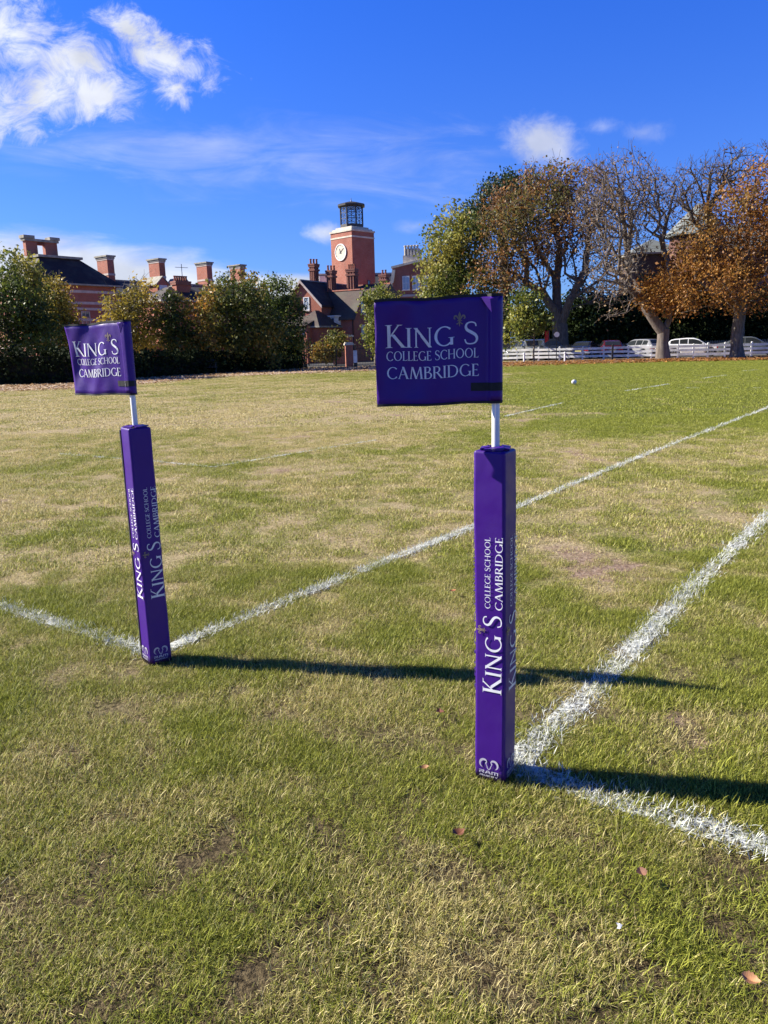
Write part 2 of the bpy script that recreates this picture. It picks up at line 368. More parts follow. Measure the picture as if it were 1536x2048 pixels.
# angles: denser in the half in front of the lens
aa = np.concatenate([np.linspace(rad(38), rad(142), na, endpoint=False), np.linspace(rad(142), rad(398), 90, endpoint=False)])
nA = len(aa)
RR, AA = np.meshgrid(rr, aa, indexing='ij'); gx = RR * np.cos(AA); gy = RR * np.sin(AA)
gz = (fbm(gx * 1.4, gy * 1.4, 3) - .5) * .02 * np.clip(RR / 2, 0, 1) - .006
gz = np.where(RR > 62, 0, gz)
idx = np.arange(nr * nA).reshape(nr, nA)
q = np.stack([idx[:-1], np.roll(idx, -1, 1)[:-1], np.roll(idx, -1, 1)[1:], idx[1:]], -1).reshape(-1, 4)
dry_g, bare_g = fields(gx.ravel(), gy.ravel())
me = np_mesh('turf', np.stack([gx, gy, gz], -1).reshape(-1, 3), q, attrs={'dry': (dry_g, 'POINT'), 'bare': (bare_g, 'POINT')}, smooth=True)
mt = bpy.data.materials.new('turf_soil'); mt.use_nodes = True; t = NT(mt.node_tree); b = t.n['Principled BSDF']
geo = t.node('ShaderNodeNewGeometry'); pos = geo.outputs['Position']
ad = t.node('ShaderNodeAttribute', attribute_name='dry').outputs['Fac']; ab = t.node('ShaderNodeAttribute', attribute_name='bare').outputs['Fac']
fine = t.noise(pos, 60, 5, .7); mid = t.noise(pos, 9, 5, .6)
grn = t.mix(t.smooth(fine, .35, .65), (0.060, 0.080, 0.010), (0.18, 0.20, 0.03))
strw = t.mix(t.smooth(fine, .35, .65), (0.20, 0.155, 0.075), (0.46, 0.37, 0.22))
turf = t.mix(t.smooth(t.m('ADD', ad, t.m('MULTIPLY', t.m('SUBTRACT', mid, .5), .8)), -.1, .55), grn, strw)
soil = t.mix(t.smooth(t.noise(pos, 30, 5, .7), .35, .7), (0.19, 0.125, 0.085), (0.36, 0.27, 0.20))
spy = t.node('ShaderNodeSeparateXYZ'); t.l.new(pos, spy.inputs[0])
near_soil_shade = t.mix(t.smooth(fine, .3, .7), (0.030, 0.022, 0.012), (0.15, 0.115, 0.062))  # near soil darkened to paint in the shadow between blades
turf = t.mix(t.smooth(spy.outputs[1], 1.8, 5.0), near_soil_shade, turf)
t.l.new(t.mix(t.smooth(t.m('ADD', ab, t.m('MULTIPLY', t.m('SUBTRACT', mid, .5), .6)), .3, .75), turf, soil), b.inputs['Base Color'])
b.inputs['Roughness'].default_value = 1.0; b.inputs['Specular IOR Level'].default_value = 0.1
bn = t.node('ShaderNodeBump'); bn.inputs['Strength'].default_value = 0.9; bn.inputs['Distance'].default_value = 0.02
t.l.new(t.noise(pos, 45, 4, .7), bn.inputs['Height']); t.l.new(bn.outputs[0], b.inputs['Normal'])
tag(link_mesh('ground', me, mt), 'rugby pitch turf with worn and straw coloured patches', 'ground', kind='structure')

# ------------------------------------------------------------------ grass blades
def blades(rng, n, rx, ry, lmin, lmax, wmin, wmax, lean=(0.2, 1.25), flat=False):
    """n blades as strips of two quads and a tip; returns V, quads, tris, per-blade random"""
    px = rng.uniform(-1, 1, n) * rx; py = rng.uniform(-1, 1, n) * ry
    L = rng.uniform(lmin, lmax, n); wd = rng.uniform(wmin, wmax, n) / 2
    az = rng.uniform(0, 2 * math.pi, n); le = rng.uniform(*lean, n)
    D = np.stack([np.cos(az), np.sin(az)], -1); Nn = np.stack([-np.sin(az), np.cos(az)], -1)
    V = np.zeros((n, 7, 3), np.float32)
    pos_ = np.stack([px, py], -1); z = np.full(n, -.004)
    ang = le * .70
    tw = rng.uniform(-.6, .6, n)
    Nn = Nn * np.cos(tw)[:, None] + D * np.sin(tw)[:, None]
    for k in range(3):
        wk = wd * (1.0, .95, .7)[k]
        V[:, 2 * k, :2] = pos_ + Nn * wk[:, None]; V[:, 2 * k + 1, :2] = pos_ - Nn * wk[:, None]; V[:, 2 * k, 2] = z; V[:, 2 * k + 1, 2] = z
        st = L / 3
        pos_ = pos_ + D * (np.sin(ang) * st)[:, None]; z = np.maximum(z + np.cos(ang) * st, .002); ang = ang + le * rng.uniform(-.15, .42, n)
    V[:, 6, :2] = pos_; V[:, 6, 2] = z
    base = (np.arange(n) * 7)[:, None]
    Q = np.concatenate([base + np.array([[0, 1, 3, 2]]), base + np.array([[2, 3, 5, 4]])], 0)
    T = base + np.array([[4, 5, 6]])
    return V, Q, T
def tuft_mesh(name, seed, n, r, lmin, lmax, wmin, wmax, mat, lean=(.2, 1.3)):
    rng = np.random.default_rng(seed)
    V, Q, T = blades(rng, n, r, r, lmin, lmax, wmin, wmax, lean)
    c = np.repeat(rng.random(n), 7)
    me = np_mesh(name, V.reshape(-1, 3), Q, T, {'c': (c, 'POINT')}); me.materials.append(mat); return me
def blade_mat(name, white=False):
    m = bpy.data.materials.new(name); m.use_nodes = True; t = NT(m.node_tree); t.n.clear()
    o = t.node('ShaderNodeOutputMaterial'); c = t.node('ShaderNodeAttribute', attribute_name='c').outputs['Fac']
    if white:
        col = t.mix(t.smooth(c, .0, .3), (0.28, 0.33, 0.20), (0.60, 0.62, 0.57)); tl = 0.12
    else:
        d = t.node('ShaderNodeAttribute', attribute_name='dry', attribute_type='INSTANCER').outputs['Fac']
        r2 = t.m('FRACT', t.m('MULTIPLY', c, 7.31))
        g_ = t.mix(r2, (0.100, 0.135, 0.012), (0.46, 0.47, 0.075))
        s_ = t.mix(r2, (0.34, 0.27, 0.085), (0.80, 0.70, 0.34))
        dk = t.smooth(t.m('FRACT', t.m('MULTIPLY', c, 23.7)), .0, .45, .42, 1.08)
        k = t.smooth(t.m('ADD', t.m('MULTIPLY', d, .95), t.m('MULTIPLY', c, .62)), .55, .85)
        col = t.mix(k, g_, s_); sc_ = t.node('ShaderNodeVectorMath', operation='SCALE'); t.l.new(col, sc_.inputs[0]); t.l.new(dk, sc_.inputs['Scale']); col = sc_.outputs[0]; tl = 0.30
    df = t.node('ShaderNodeBsdfPrincipled'); t.l.new(col, df.inputs['Base Color']); df.inputs['Roughness'].default_value = .5; df.inputs['Specular IOR Level'].default_value = .2
    tr = t.node('ShaderNodeBsdfTranslucent'); t.l.new(col, tr.inputs['Color'])
    ms = t.node('ShaderNodeMixShader'); ms.inputs[0].default_value = tl; t.l.new(df.outputs[0], ms.inputs[1]); t.l.new(tr.outputs[0], ms.inputs[2]); t.l.new(ms.outputs[0], o.inputs[0])
    return m
M['blade'] = blade_mat('grass_blade'); M['white_blade'] = blade_mat('painted_blade', True)

def scatter_nodes(coll):
    ng = bpy.data.node_groups.new('grass_scatter', 'GeometryNodeTree')
    ng.interface.new_socket('Geometry', in_out='INPUT', socket_type='NodeSocketGeometry'); ng.interface.new_socket('Geometry', in_out='OUTPUT', socket_type='NodeSocketGeometry')
    t = NT(ng); gi = t.node('NodeGroupInput'); go = t.node('NodeGroupOutput')
    ci = t.node('GeometryNodeCollectionInfo'); ci.inputs['Collection'].default_value = coll; ci.inputs['Separate Children'].default_value = True; ci.inputs['Reset Children'].default_value = True
    ip = t.node('GeometryNodeInstanceOnPoints'); ip.inputs['Pick Instance'].default_value = True
    def attr(nm, ty):
        n = t.node('GeometryNodeInputNamedAttribute', data_type=ty); n.inputs[0].default_value = nm; return n.outputs[0]
    cx = t.node('ShaderNodeCombineXYZ'); t.l.new(attr('rotz', 'FLOAT'), cx.inputs[2])
    er = t.node('FunctionNodeEulerToRotation'); t.l.new(cx.outputs[0], er.inputs[0])
    t.l.new(gi.outputs[0], ip.inputs['Points']); t.l.new(ci.outputs[0], ip.inputs['Instance'])
    t.l.new(attr('idx', 'INT'), ip.inputs['Instance Index']); t.l.new(er.outputs[0], ip.inputs['Rotation']); t.l.new(attr('scl', 'FLOAT'), ip.inputs['Scale'])
    t.l.new(ip.outputs[0], go.inputs[0]); return ng
def turf_zone(name, label, y0, y1, dens, protos, seed, margin=1.6, keep_bare=.2):
    coll = bpy.data.collections.new(name + '_tufts')
    for i, me in enumerate(protos):
        coll.objects.link(bpy.data.objects.new('%s_tuft_%02d' % (name, i), me))
    rng = np.random.default_rng(seed)
    hw = lambda y: y * .53 + margin
    n = int(dens * (y1 - y0) * (hw(y0) + hw(y1)))
    y = rng.uniform(y0, y1, int(n * 1.6)); x = rng.uniform(-1, 1, len(y)) * hw(y1); k = np.abs(x) < hw(y); x, y = x[k][:n], y[k][:n]
    dry, bare = fields(x, y); lm = line_mask(x, y)
    keep = rng.random(len(x)) < (1 - (1 - keep_bare) * np.clip(bare * 1.15, 0, 1)) * (1 - .85 * lm)
    cl_ = fbm(x * 7.5 + 2, y * 7.5 + 8, 3); nearf = 1 - sstep(y, 2.2, 5.0); farf = sstep(y, 10, 22); c3_ = fbm(x * 17 + 31, y * 17 + 5, 2); keep &= rng.random(len(x)) < 1 - nearf * (1 - (.24 + .85 * sstep(c3_, .36, .60))); keep &= rng.random(len(x)) < (.10 + .25 * nearf + .35 * farf) + 1.0 * sstep(cl_, .36 - .06 * nearf, .60); dry = np.clip(dry - 1.0 * (cl_ - .50) * (1 - .5 * farf), 0, 1)
    # the trunk feet, path and hedge side stay clear
    far_left = gy_limit(x)
    keep &= y < far_left
    x, y, dry, bare, cl_ = x[keep], y[keep], dry[keep], bare[keep], cl_[keep]
    P = np.stack([x, y, np.zeros_like(x)], -1)
    me = bpy.data.meshes.new(name); me.vertices.add(len(P)); me.vertices.foreach_set('co', P.astype(np.float32).ravel())
    hgt = fbm(x * 3 + 9, y * 3 + 2, 3)
    for k_, v in (('rotz', rng.uniform(0, 6.283, len(x))), ('scl', (.50 + .65 * hgt + .45 * cl_) * rng.uniform(.8, 1.2, len(x)) * (1 - .35 * bare)), ('dry', dry)):
        a = me.attributes.new(k_, 'FLOAT', 'POINT'); a.data.foreach_set('value', v.astype(np.float32))
    a = me.attributes.new('idx', 'INT', 'POINT'); a.data.foreach_set('value', rng.integers(0, len(protos), len(x)).astype(np.int32))
    o = link_mesh(name, me, M['blade']); md = o.modifiers.new('scatter', 'NODES'); md.node_group = scatter_nodes(coll)
    tag(o, label, 'grass', kind='stuff'); return o
# far edge of the turf: path on the left, fence strip on the right
_EX = [(-60, 30), *[tuple(g2(px, py)) for px, py in ((0, 783), (150, 777), (300, 766), (450, 753), (620, 746), (760, 741), (1000, 730), (1320, 722), (1536, 717.5))], (60, 60)]
_EX = np.array(_EX)
def gy_limit(x): return np.interp(x, _EX[:, 0], _EX[:, 1]) - .2
near = [tuft_mesh('tuft_near_%d' % i, 100 + i, 104, .065, .011, .039, .0010, .0022, M['blade'], (.45, 2.1)) for i in range(10)]
midp = [tuft_mesh('tuft_mid_%d' % i, 200 + i, 64, .09, .012, .036, .0020, .0040, M['blade'], (.35, 1.7)) for i in range(6)]
farp = [tuft_mesh('tuft_far_%d' % i, 300 + i, 50, .20, .018, .036, .006, .011, M['blade'], (.4, 1.7)) for i in range(5)]
turf_zone('grass_foreground', 'short matted green and straw coloured grass close to the flags', 1.15, 5.2, 900, near, 1)
turf_zone('grass_middle', 'patchy dry grass around and beyond the corner flags', 5.2, 15, 230, midp, 2, 2.5)
turf_zone('grass_far', 'mown pitch grass stretching to the fence and hedge', 15, 61, 26, farp, 3, 5)

# ------------------------------------------------------------------ white lines: paint on the soil and on the blades
def painted_line(L, label, group=None, seed=0):
    rng = np.random.default_rng(seed); V = []; Q = []; T = []; C = []; base = 0
    sv, sq = [], []
    for a, b in zip(L['pts'][:-1], L['pts'][1:]):
        d = b - a; ln = np.linalg.norm(d); d = d / ln; nrm = np.array([-d[1], d[0]]); dist = np.linalg.norm((a + b) / 2)
        # ragged sheet of paint lying on the soil
        ns = max(3, int(ln / .06)); ts = np.linspace(0, ln, ns)
        for sd in (1, -1):
            hw = L['w'] * (.40 + .16 * (np.array([vnoise(np.array([tt * 14 + sd * 50 + seed]), np.array([3.3 * sd]))[0] for tt in ts]) - .5))
            for tt, h in zip(ts, hw): sv.append((*(a + d * tt + nrm * sd * h), .004))
        b0 = len(sv) - 2 * ns
        sq += [(b0 + i, b0 + i + 1, b0 + ns + i + 1, b0 + ns + i) for i in range(ns - 1)]
        # painted blades
        sc = 1.0 if dist < 6 else (1.5 if dist < 12 else 2.6)
        n = int(ln * L['w'] * L['s'] * (13000 if dist < 6 else 4200 if dist < 12 else 1700))
        n = max(n, 12)
        Vb, Qb, Tb = blades(rng, n, 0, 0, .020, .050, .0020 * sc, .0036 * sc, (.6, 1.8))
        tt = rng.uniform(0, ln, n); ss = np.clip(rng.normal(0, .34, n), -.75, .75) * L['w']
        keep_n = vnoise(tt * 9 + seed * 3.1, ss * 9 + 5.5) + .5 * vnoise(tt * 2.1 + seed, ss * 0 + 2)
        ok = keep_n > (.82 - .62 * L['s'])
        ctr = a[None] + d[None] * tt[:, None] + nrm[None] * ss[:, None]
        Vb[:, :, :2] += ctr[:, None, :]
        Vb = Vb[ok]; n = len(Vb)
        bb = (np.arange(n) * 7)[:, None]
        Q.append(base + np.concatenate([bb + np.array([[0, 1, 3, 2]]), bb + np.array([[2, 3, 5, 4]])], 0)); T.append(base + bb + np.array([[4, 5, 6]]))
        V.append(Vb.reshape(-1, 3)); C.append(np.repeat(np.clip(rng.random(n) * .5 + .6 * L['s'] - .25, 0, 1), 7)); base += n * 7
    nb = base
    V.append(np.array(sv)); C.append(np.full(len(sv), .5))
    me = np_mesh('pitch_line', np.concatenate(V), np.concatenate(Q + [np.array(sq) + nb]), np.concatenate(T), {'c': (np.concatenate(C), 'POINT')})
    nq = sum(len(x) for x in Q)
    me.materials.append(M['white_blade']); me.materials.append(M['paint_soil'])
    mi = np.zeros(len(me.polygons), np.int32); mi[nq:nq + len(sq)] = 1; me.polygons.foreach_set('material_index', mi)
    o = bpy.data.objects.new('pitch_line', me); COL.objects.link(o); tag(o, label, 'pitch line', group, 'structure')
mp_ = bpy.data.materials.new('paint_on_soil'); mp_.use_nodes = True; t = NT(mp_.node_tree); t.n.clear()
o_ = t.node('ShaderNodeOutputMaterial'); b_ = t.node('ShaderNodeBsdfPrincipled'); b_.inputs['Roughness'].default_value = .9; b_.inputs['Base Color'].default_value = (.58, .60, .56, 1)
tp_ = t.node('ShaderNodeBsdfTransparent'); ms_ = t.node('ShaderNodeMixShader'); g_ = t.node('ShaderNodeNewGeometry')
nz_ = t.m('ADD', t.m('MULTIPLY', t.noise(g_.outputs['Position'], 55, 4, .65), .6), t.m('MULTIPLY', t.noise(g_.outputs['Position'], 7, 3, .6), .4))
t.l.new(t.smooth(nz_, .46, .58), ms_.inputs[0]); t.l.new(tp_.outputs[0], ms_.inputs[1]); t.l.new(b_.outputs[0], ms_.inputs[2]); t.l.new(ms_.outputs[0], o_.inputs[0])
M['paint_soil'] = mp_
for i, (L, lb) in enumerate(((L1, 'long white line running from the farther flag post to the right'), (L2, 'thick white line running from the nearer flag post away to the right'),
        (L3, 'white line running left from the farther flag post'), (L4, 'white line running from the nearer flag post to the lower right corner'))):
    painted_line(L, lb, seed=i)
for i, L in enumerate(DASH): painted_line(L, 'short faded white dash far out on the pitch', 'faded dashes on the pitch', seed=20 + i)

# ------------------------------------------------------------------ leaf strewn path along the hedge, car park behind the fence
def sheet(name, near_pts, far_pts, z, mat, label):
    m_ = MB(); n = len(near_pts)
    m_.add([(*p, z) for p in near_pts] + [(*p, z) for p in far_pts], [(i, i + 1, n + i + 1, n + i) for i in range(n - 1)])
    return tag(m_.build(name, mat, fix=False), label, name.replace('_', ' '), kind='structure')
M['litter'] = pm('leaf_litter', (0.30, 0.20, 0.14), (0.52, 0.40, 0.30), 7.0, 1.0, .6, 9, lo=.3, hi=.7)
M['litter_dark'] = pm('bark_litter', (0.15, 0.075, 0.035), (0.30, 0.17, 0.09), 4.0, 1.0, .6, 12)
px_l = (-160, 0, 150, 300, 450, 620, 760)
sheet('path', [g2(a, b) for a, b in zip(px_l, (786, 781, 776, 765, 752, 745, 740))], [g2(a, b) - np.array([0, -3.]) for a, b in zip(px_l, (773, 769, 764, 752, 744, 735, 732))], .006, M['litter'], 'pale path strewn with fallen leaves along the hedge')
px_r = (1000, 1160, 1320, 1420, 1536, 1700)
sheet('verge', [g2(a, b) for a, b in zip(px_r, (731, 726.5, 722.5, 720.5, 718, 714))], [g2(a, b) + np.array([0, 3.]) for a, b in zip(px_r, (727, 723.5, 720, 718, 715.5, 711))], .008, M['litter_dark'], 'brown strip of bark and leaves below the white fence')
sheet('car_park', [g2(a, b) + np.array([0, 2.5]) for a, b in ((1000, 723), (1320, 716.9), (1536, 712), (1900, 701))], [np.array([6., 76.]), np.array([24., 76.]), np.array([40., 76.]), np.array([60., 76.])], .012, M['asphalt'], 'asphalt car park behind the white fence')
sheet('driveway', [np.array([-7.5, 60.9]), np.array([2.0, 60.9])], [np.array([-7.5, 130.]), np.array([2.0, 130.])], .014, M['asphalt'], 'driveway beyond the iron gate')

# ------------------------------------------------------------------ fallen leaves too many to count: path edge, verge, outer turf
def litter(name, label, near_pts, far_pts, n, mat, seed, spill, size):
    rng = np.random.default_rng(seed); A = np.array(near_pts); B = np.array(far_pts); k = rng.integers(0, len(A) - 1, n); u = rng.random(n)[:, None]; v = (rng.random(n) ** .9 * (1 + spill) - spill)[:, None]
    p = (A[k] * (1 - u) + A[k + 1] * u) * (1 - v) + (B[k] * (1 - u) + B[k + 1] * u) * v
    s_ = size * rng.uniform(.6, 1.3, n); a = rng.uniform(0, 6.28, n); c_, d_ = np.cos(a), np.sin(a); z = rng.uniform(.012, .035, n)
    V = np.zeros((n, 4, 3)); 
    for j, (lx, ly, lz) in enumerate(((.6, 0, .1), (0, .38, .35), (-.6, 0, .1), (0, -.38, .3))):
        V[:, j, 0] = p[:, 0] + s_ * (lx * c_ - ly * d_); V[:, j, 1] = p[:, 1] + s_ * (lx * d_ + ly * c_); V[:, j, 2] = z + s_ * lz * rng.uniform(0, 1.4, n)
    me = np_mesh(name, V.reshape(-1, 3), np.arange(4 * n).reshape(n, 4), attrs={'c': (np.repeat(rng.random(n), 4), 'POINT')})
    tag(link_mesh(name, me, mat), label, 'leaves', kind='stuff')
# ------------------------------------------------------------------ roman lettering drawn stroke by stroke
TK, TN, SF = .125, .052, .034
def strip(path, ws):
    P = np.array(path, float); n = len(P); d = np.gradient(P, axis=0); d /= np.linalg.norm(d, axis=1)[:, None] + 1e-9
    nn = np.stack([-d[:, 1], d[:, 0]], -1); ws = np.broadcast_to(np.asarray(ws, float), (n,))
    a = P + nn * ws[:, None] / 2; b = P - nn * ws[:, None] / 2
    return [[tuple(a[i]), tuple(b[i]), tuple(b[i + 1]), tuple(a[i + 1])] for i in range(n - 1)]
def bar(x0, y0, x1, y1): return [[(x0, y0), (x1, y0), (x1, y1), (x0, y1)]]
def serif(xc, y, hw, up=True):
    s_ = SF if up else -SF
    return [[(xc - hw, y), (xc + hw, y), (xc + hw * .55, y + s_), (xc - hw * .55, y + s_)]]
def stem(xc, y0=0, y1=1, w=TK, sb=True, st=True, hw=None):
    hw = hw or w / 2 + .085
    return bar(xc - w / 2, y0, xc + w / 2, y1) + (serif(xc, y0, hw) if sb else []) + (serif(xc, y1, hw, False) if st else [])
def diag(x0, y0, x1, y1, w):
    """diagonal with horizontal cut ends; w = horizontal width"""
    return [[(x0 - w / 2, y0), (x0 + w / 2, y0), (x1 + w / 2, y1), (x1 - w / 2, y1)]]
def arc(cx, cy, rx, ry, a0, a1, n=22, tk=TK, tn=TN):
    a = np.radians(np.linspace(a0, a1, n)); w_ = tn + (tk - tn) * np.abs(np.cos(a)) ** 1.4
    return strip(np.stack([cx + (rx - w_ / 2) * np.cos(a), cy + (ry - w_ / 2) * np.sin(a)], -1), w_)
def spl(pts, n=6):
    P = [np.array(p, float) for p in pts]; P = [2 * P[0] - P[1]] + P + [2 * P[-1] - P[-2]]; o = []
    for i in range(1, len(P) - 2):
        for t in np.linspace(0, 1, n, endpoint=False):
            a, b, c, d = P[i - 1:i + 3]; o.append(.5 * (2 * b + (c - a) * t + (2 * a - 5 * b + 4 * c - d) * t * t + (3 * b - a - 3 * c + d) * t ** 3))
    return np.array(o + [P[-2]])
def S_glyph():
    p = spl([(.455, .80), (.42, .93), (.28, .985), (.13, .93), (.075, .78), (.13, .64), (.28, .53), (.43, .41), (.49, .25), (.43, .08), (.27, .013), (.10, .05), (.035, .22)], 5)
    u = np.linspace(0, 1, len(p)); w_ = TN + (TK * 1.05 - TN) * np.exp(-((u - .5) / .2) ** 2)
    return strip(p, w_)
GL = {
    'K': (.76, stem(.15) + diag(.17, .44, .53, 1, .065) + serif(.56, 1, .12, False) + diag(.70, 0, .29, .58, .15) + serif(.72, 0, .13)),
    'I': (.33, stem(.165)),
    'N': (.93, stem(.16, w=TN + .012, hw=.10) + stem(.77, .0, 1, w=TN + .012, sb=False, hw=.11) + diag(.79, -.01, .13, 1, .15)),
    'G': (.92, arc(.49, .5, .44, .51, 48, 312) + bar(.745, .04, .745 + TK, .42) + serif(.80, .42, .15, False)),
    'S': (.55, S_glyph()),
    'C': (.84, arc(.49, .5, .44, .51, 44, 316)),
    'O': (.98, arc(.49, .5, .44, .51, 0, 360, 40)),
    'L': (.58, stem(.15) + bar(.15, 0, .53, SF + .01) + [[(.53, 0), (.57, .19), (.545, .19), (.47, .03)]]),
    'E': (.58, stem(.15) + bar(.15, 0, .52, SF + .01) + bar(.15, 1 - SF - .01, .50, 1) + bar(.15, .49, .43, .53) + [[(.52, 0), (.56, .17), (.535, .17), (.46, .03)], [(.50, 1), (.515, .84), (.49, .84), (.44, .97)], [(.43, .43), (.43, .59), (.41, .59), (.41, .43)]]),
    'H': (.90, stem(.16) + stem(.74) + bar(.16, .485, .74, .53)),
    'A': (.84, diag(.10, 0, .42, 1.01, .065) + diag(.72, 0, .41, 1.01, .15) + bar(.22, .33, .60, .37) + serif(.10, 0, .12) + serif(.73, 0, .13)),
    'M': (1.06, diag(.13, 0, .24, 1, .065) + diag(.54, .0, .26, 1, .14) + diag(.53, 0, .83, 1, .06) + diag(.93, 0, .84, 1, .135) + serif(.13, 0, .11) + serif(.93, 0, .14)),
    'B': (.66, stem(.15) + strip(spl([(.15, .98), (.36, .975), (.47, .90), (.49, .77), (.44, .63), (.32, .545), (.15, .53)], 5), np.interp(np.linspace(0, 1, 31), [0, .2, .5, .8, 1], [.045, .06, TK, .06, .04])) + strip(spl([(.2, .53), (.40, .52), (.54, .42), (.575, .27), (.52, .11), (.37, .025), (.15, .022)], 5), np.interp(np.linspace(0, 1, 31), [0, .2, .5, .8, 1], [.045, .07, TK, .06, .045]))),
    'R': (.74, stem(.15) + strip(spl([(.15, .98), (.36, .975), (.50, .89), (.53, .75), (.48, .59), (.35, .50), (.18, .485)], 5), np.interp(np.linspace(0, 1, 31), [0, .2, .5, .8, 1], [.045, .06, TK, .06, .04])) + diag(.70, 0, .35, .50, .145) + serif(.71, 0, .11)),
    'D': (.90, stem(.15) + strip(spl([(.15, .978), (.42, .965), (.66, .84), (.77, .60), (.75, .34), (.62, .13), (.42, .035), (.15, .022)], 5), np.interp(np.linspace(0, 1, 36), [0, .2, .5, .8, 1], [.045, .07, TK, .07, .045]))),
    ' ': (.36, []),
}
BK = .20
SANS = {
    'R': (1.05, bar(.05, 0, .25, .42) + bar(.05, .80, .95, 1) + bar(.75, .40, .95, .80) + bar(.05, .40, .75, .58) + diag(.88, 0, .55, .40, .24)),
    'A': (1.15, diag(.14, 0, .48, 1, .24) + diag(1.0, 0, .66, 1, .24) + bar(.42, .8, .72, 1) + bar(.34, .24, .8, .42)),
    'M': (1.35, bar(.05, 0, .25, .8) + bar(.05, .80, 1.25, 1) + bar(.55, 0, .75, .80) + bar(1.05, 0, 1.25, .80)),
    'U': (1.0, bar(.1, .2, .3, 1) + bar(.7, .2, .9, 1) + bar(.1, 0, .9, .2)),
    'G': (1.0, bar(.1, .2, .3, .8) + bar(.1, .8, .9, 1) + bar(.1, 0, .9, .2) + bar(.7, .2, .9, .5) + bar(.5, .42, .7, .58)),
    'B': (1.0, bar(.1, 0, .3, 1) + bar(.3, .8, .85, 1) + bar(.3, .4, .85, .6) + bar(.3, 0, .9, .2) + bar(.7, .6, .88, .8) + bar(.7, .2, .9, .4)),
    'Y': (1.0, bar(.4, 0, .6, .5) + diag(.5, .45, .15, 1, .22) + diag(.5, .45, .85, 1, .22)),
}
def text(word, x, y, h, width, font=GL, caps=None, sx=None):
    """polys of a word, left end x, baseline y, cap height h, squeezed to a total width; caps = height factor for the first/last letters"""
    adv = []; hs_ = []
    for i, ch in enumerate(word):
        k = (caps or {}).get(i, 1.0); hs_.append(k); adv.append(font[ch][0] * k if ch in font else .2)
    sc = width / (sum(adv) * h); out = []; cx = x
    for ch, k, a in zip(word, hs_, adv):
        if ch in font:
            for p in font[ch][1]: out.append([(cx + q_[0] * h * k * sc, y + q_[1] * h * k) for q_ in p])
        cx += a * h * sc
    return out
def logo_block(x, y, wd):
    """school name block of total width wd, baseline of the bottom row at y; returns white polys and fleur polys"""
    u = wd
    rows = [text("KING", x, y + .335 * u, .205 * u, .735 * u, caps={0: 1.17}), text("S", x + .84 * u, y + .337 * u, .232 * u, .155 * u),
            text("COLLEGE SCHOOL", x + .005 * u, y + .195 * u, .100 * u, .99 * u), text("CAMBRIDGE", x + .005 * u, y, .128 * u, .995 * u)]
    cx, cy, s_ = x + .795 * u, y + .60 * u, .076 * u
    return rows, fleur(cx, cy, s_)
def fleur(cx, cy, s_):
    """lily: centre petal, two curled side petals, band and foot; s_ = half height"""
    A = []
    ctr = spl([(0, -1), (0, -.3), (0, .25), (0, .62), (0, 1.05)], 5); A += strip(ctr, np.interp(np.linspace(-1, 1.05, len(ctr)), [-1, -.75, -.4, -.15, .35, .62, 1.05], [.03, .22, .10, .16, .42, .34, .01]))
    for sd in (1, -1):
        p = spl([(.06 * sd, -.14), (.20 * sd, .10), (.46 * sd, .44), (.74 * sd, .42), (.80 * sd, .14), (.60 * sd, .06)], 5)
        A += strip(p, np.interp(np.linspace(0, 1, len(p)), [0, .25, .5, .75, 1], [.10, .20, .26, .20, .10]))
        p = spl([(.05 * sd, -.30), (.2 * sd, -.5), (.40 * sd, -.66), (.52 * sd, -.54)], 4); A += strip(p, np.interp(np.linspace(0, 1, len(p)), [0, .5, 1], [.08, .15, .05]))
    A += bar(-.36, -.26, .36, -.14)
    return [[(cx + a * s_ * .92, cy + b * s_) for a, b in p] for p in A]
def ram_logo(cx, y, wd):
    u = wd; A = []
    for sd in (1, -1):
        p = spl([(.09 * sd, .74), (.17 * sd, .82), (.30 * sd, .83), (.41 * sd, .74), (.445 * sd, .60), (.40 * sd, .48), (.31 * sd, .42)], 5)
        A += strip(p, np.interp(np.linspace(0, 1, len(p)), [0, .2, .45, .75, 1], [.03, .10, .115, .07, .005]))
        p = spl([(.10 * sd, .74), (.15 * sd, .66), (.13 * sd, .58)], 4); A += strip(p, np.interp(np.linspace(0, 1, len(p)), [0, .5, 1], [.04, .065, .02]))
        p = spl([(.135 * sd, .59), (.09 * sd, .50), (.065 * sd, .42), (.005 * sd, .345)], 4); A += strip(p, np.interp(np.linspace(0, 1, len(p)), [0, .5, 1], [.03, .05, .04]))
    A += [[(a * 1.0, b) for a, b in p] for p in text("RAM", -.5, .13, .16, 1.0, SANS)]
    A += text("RUGBY", -.47, -.02, .085, .94, SANS)
    return [[(cx + a * u, y + b * u) for a, b in p] for p in A]
def decal(name, polys, fn, mat, parent, off=.0012):
    """place flat polygons on a surface fn(x, y, off) -> point; each stroke sits a hair above the one before"""
    V, Fs = [], []
    for i, p in enumerate(polys):
        b0 = len(V)
        for x, y in p: V.append(tuple(fn(x, y, off + (i % 24) * .00001)))
        Fs.append(tuple(range(b0, b0 + len(p))))
    me = bpy.data.meshes.new(name); me.from_pydata(V, [], Fs); return link_mesh(name, me, mat, parent)

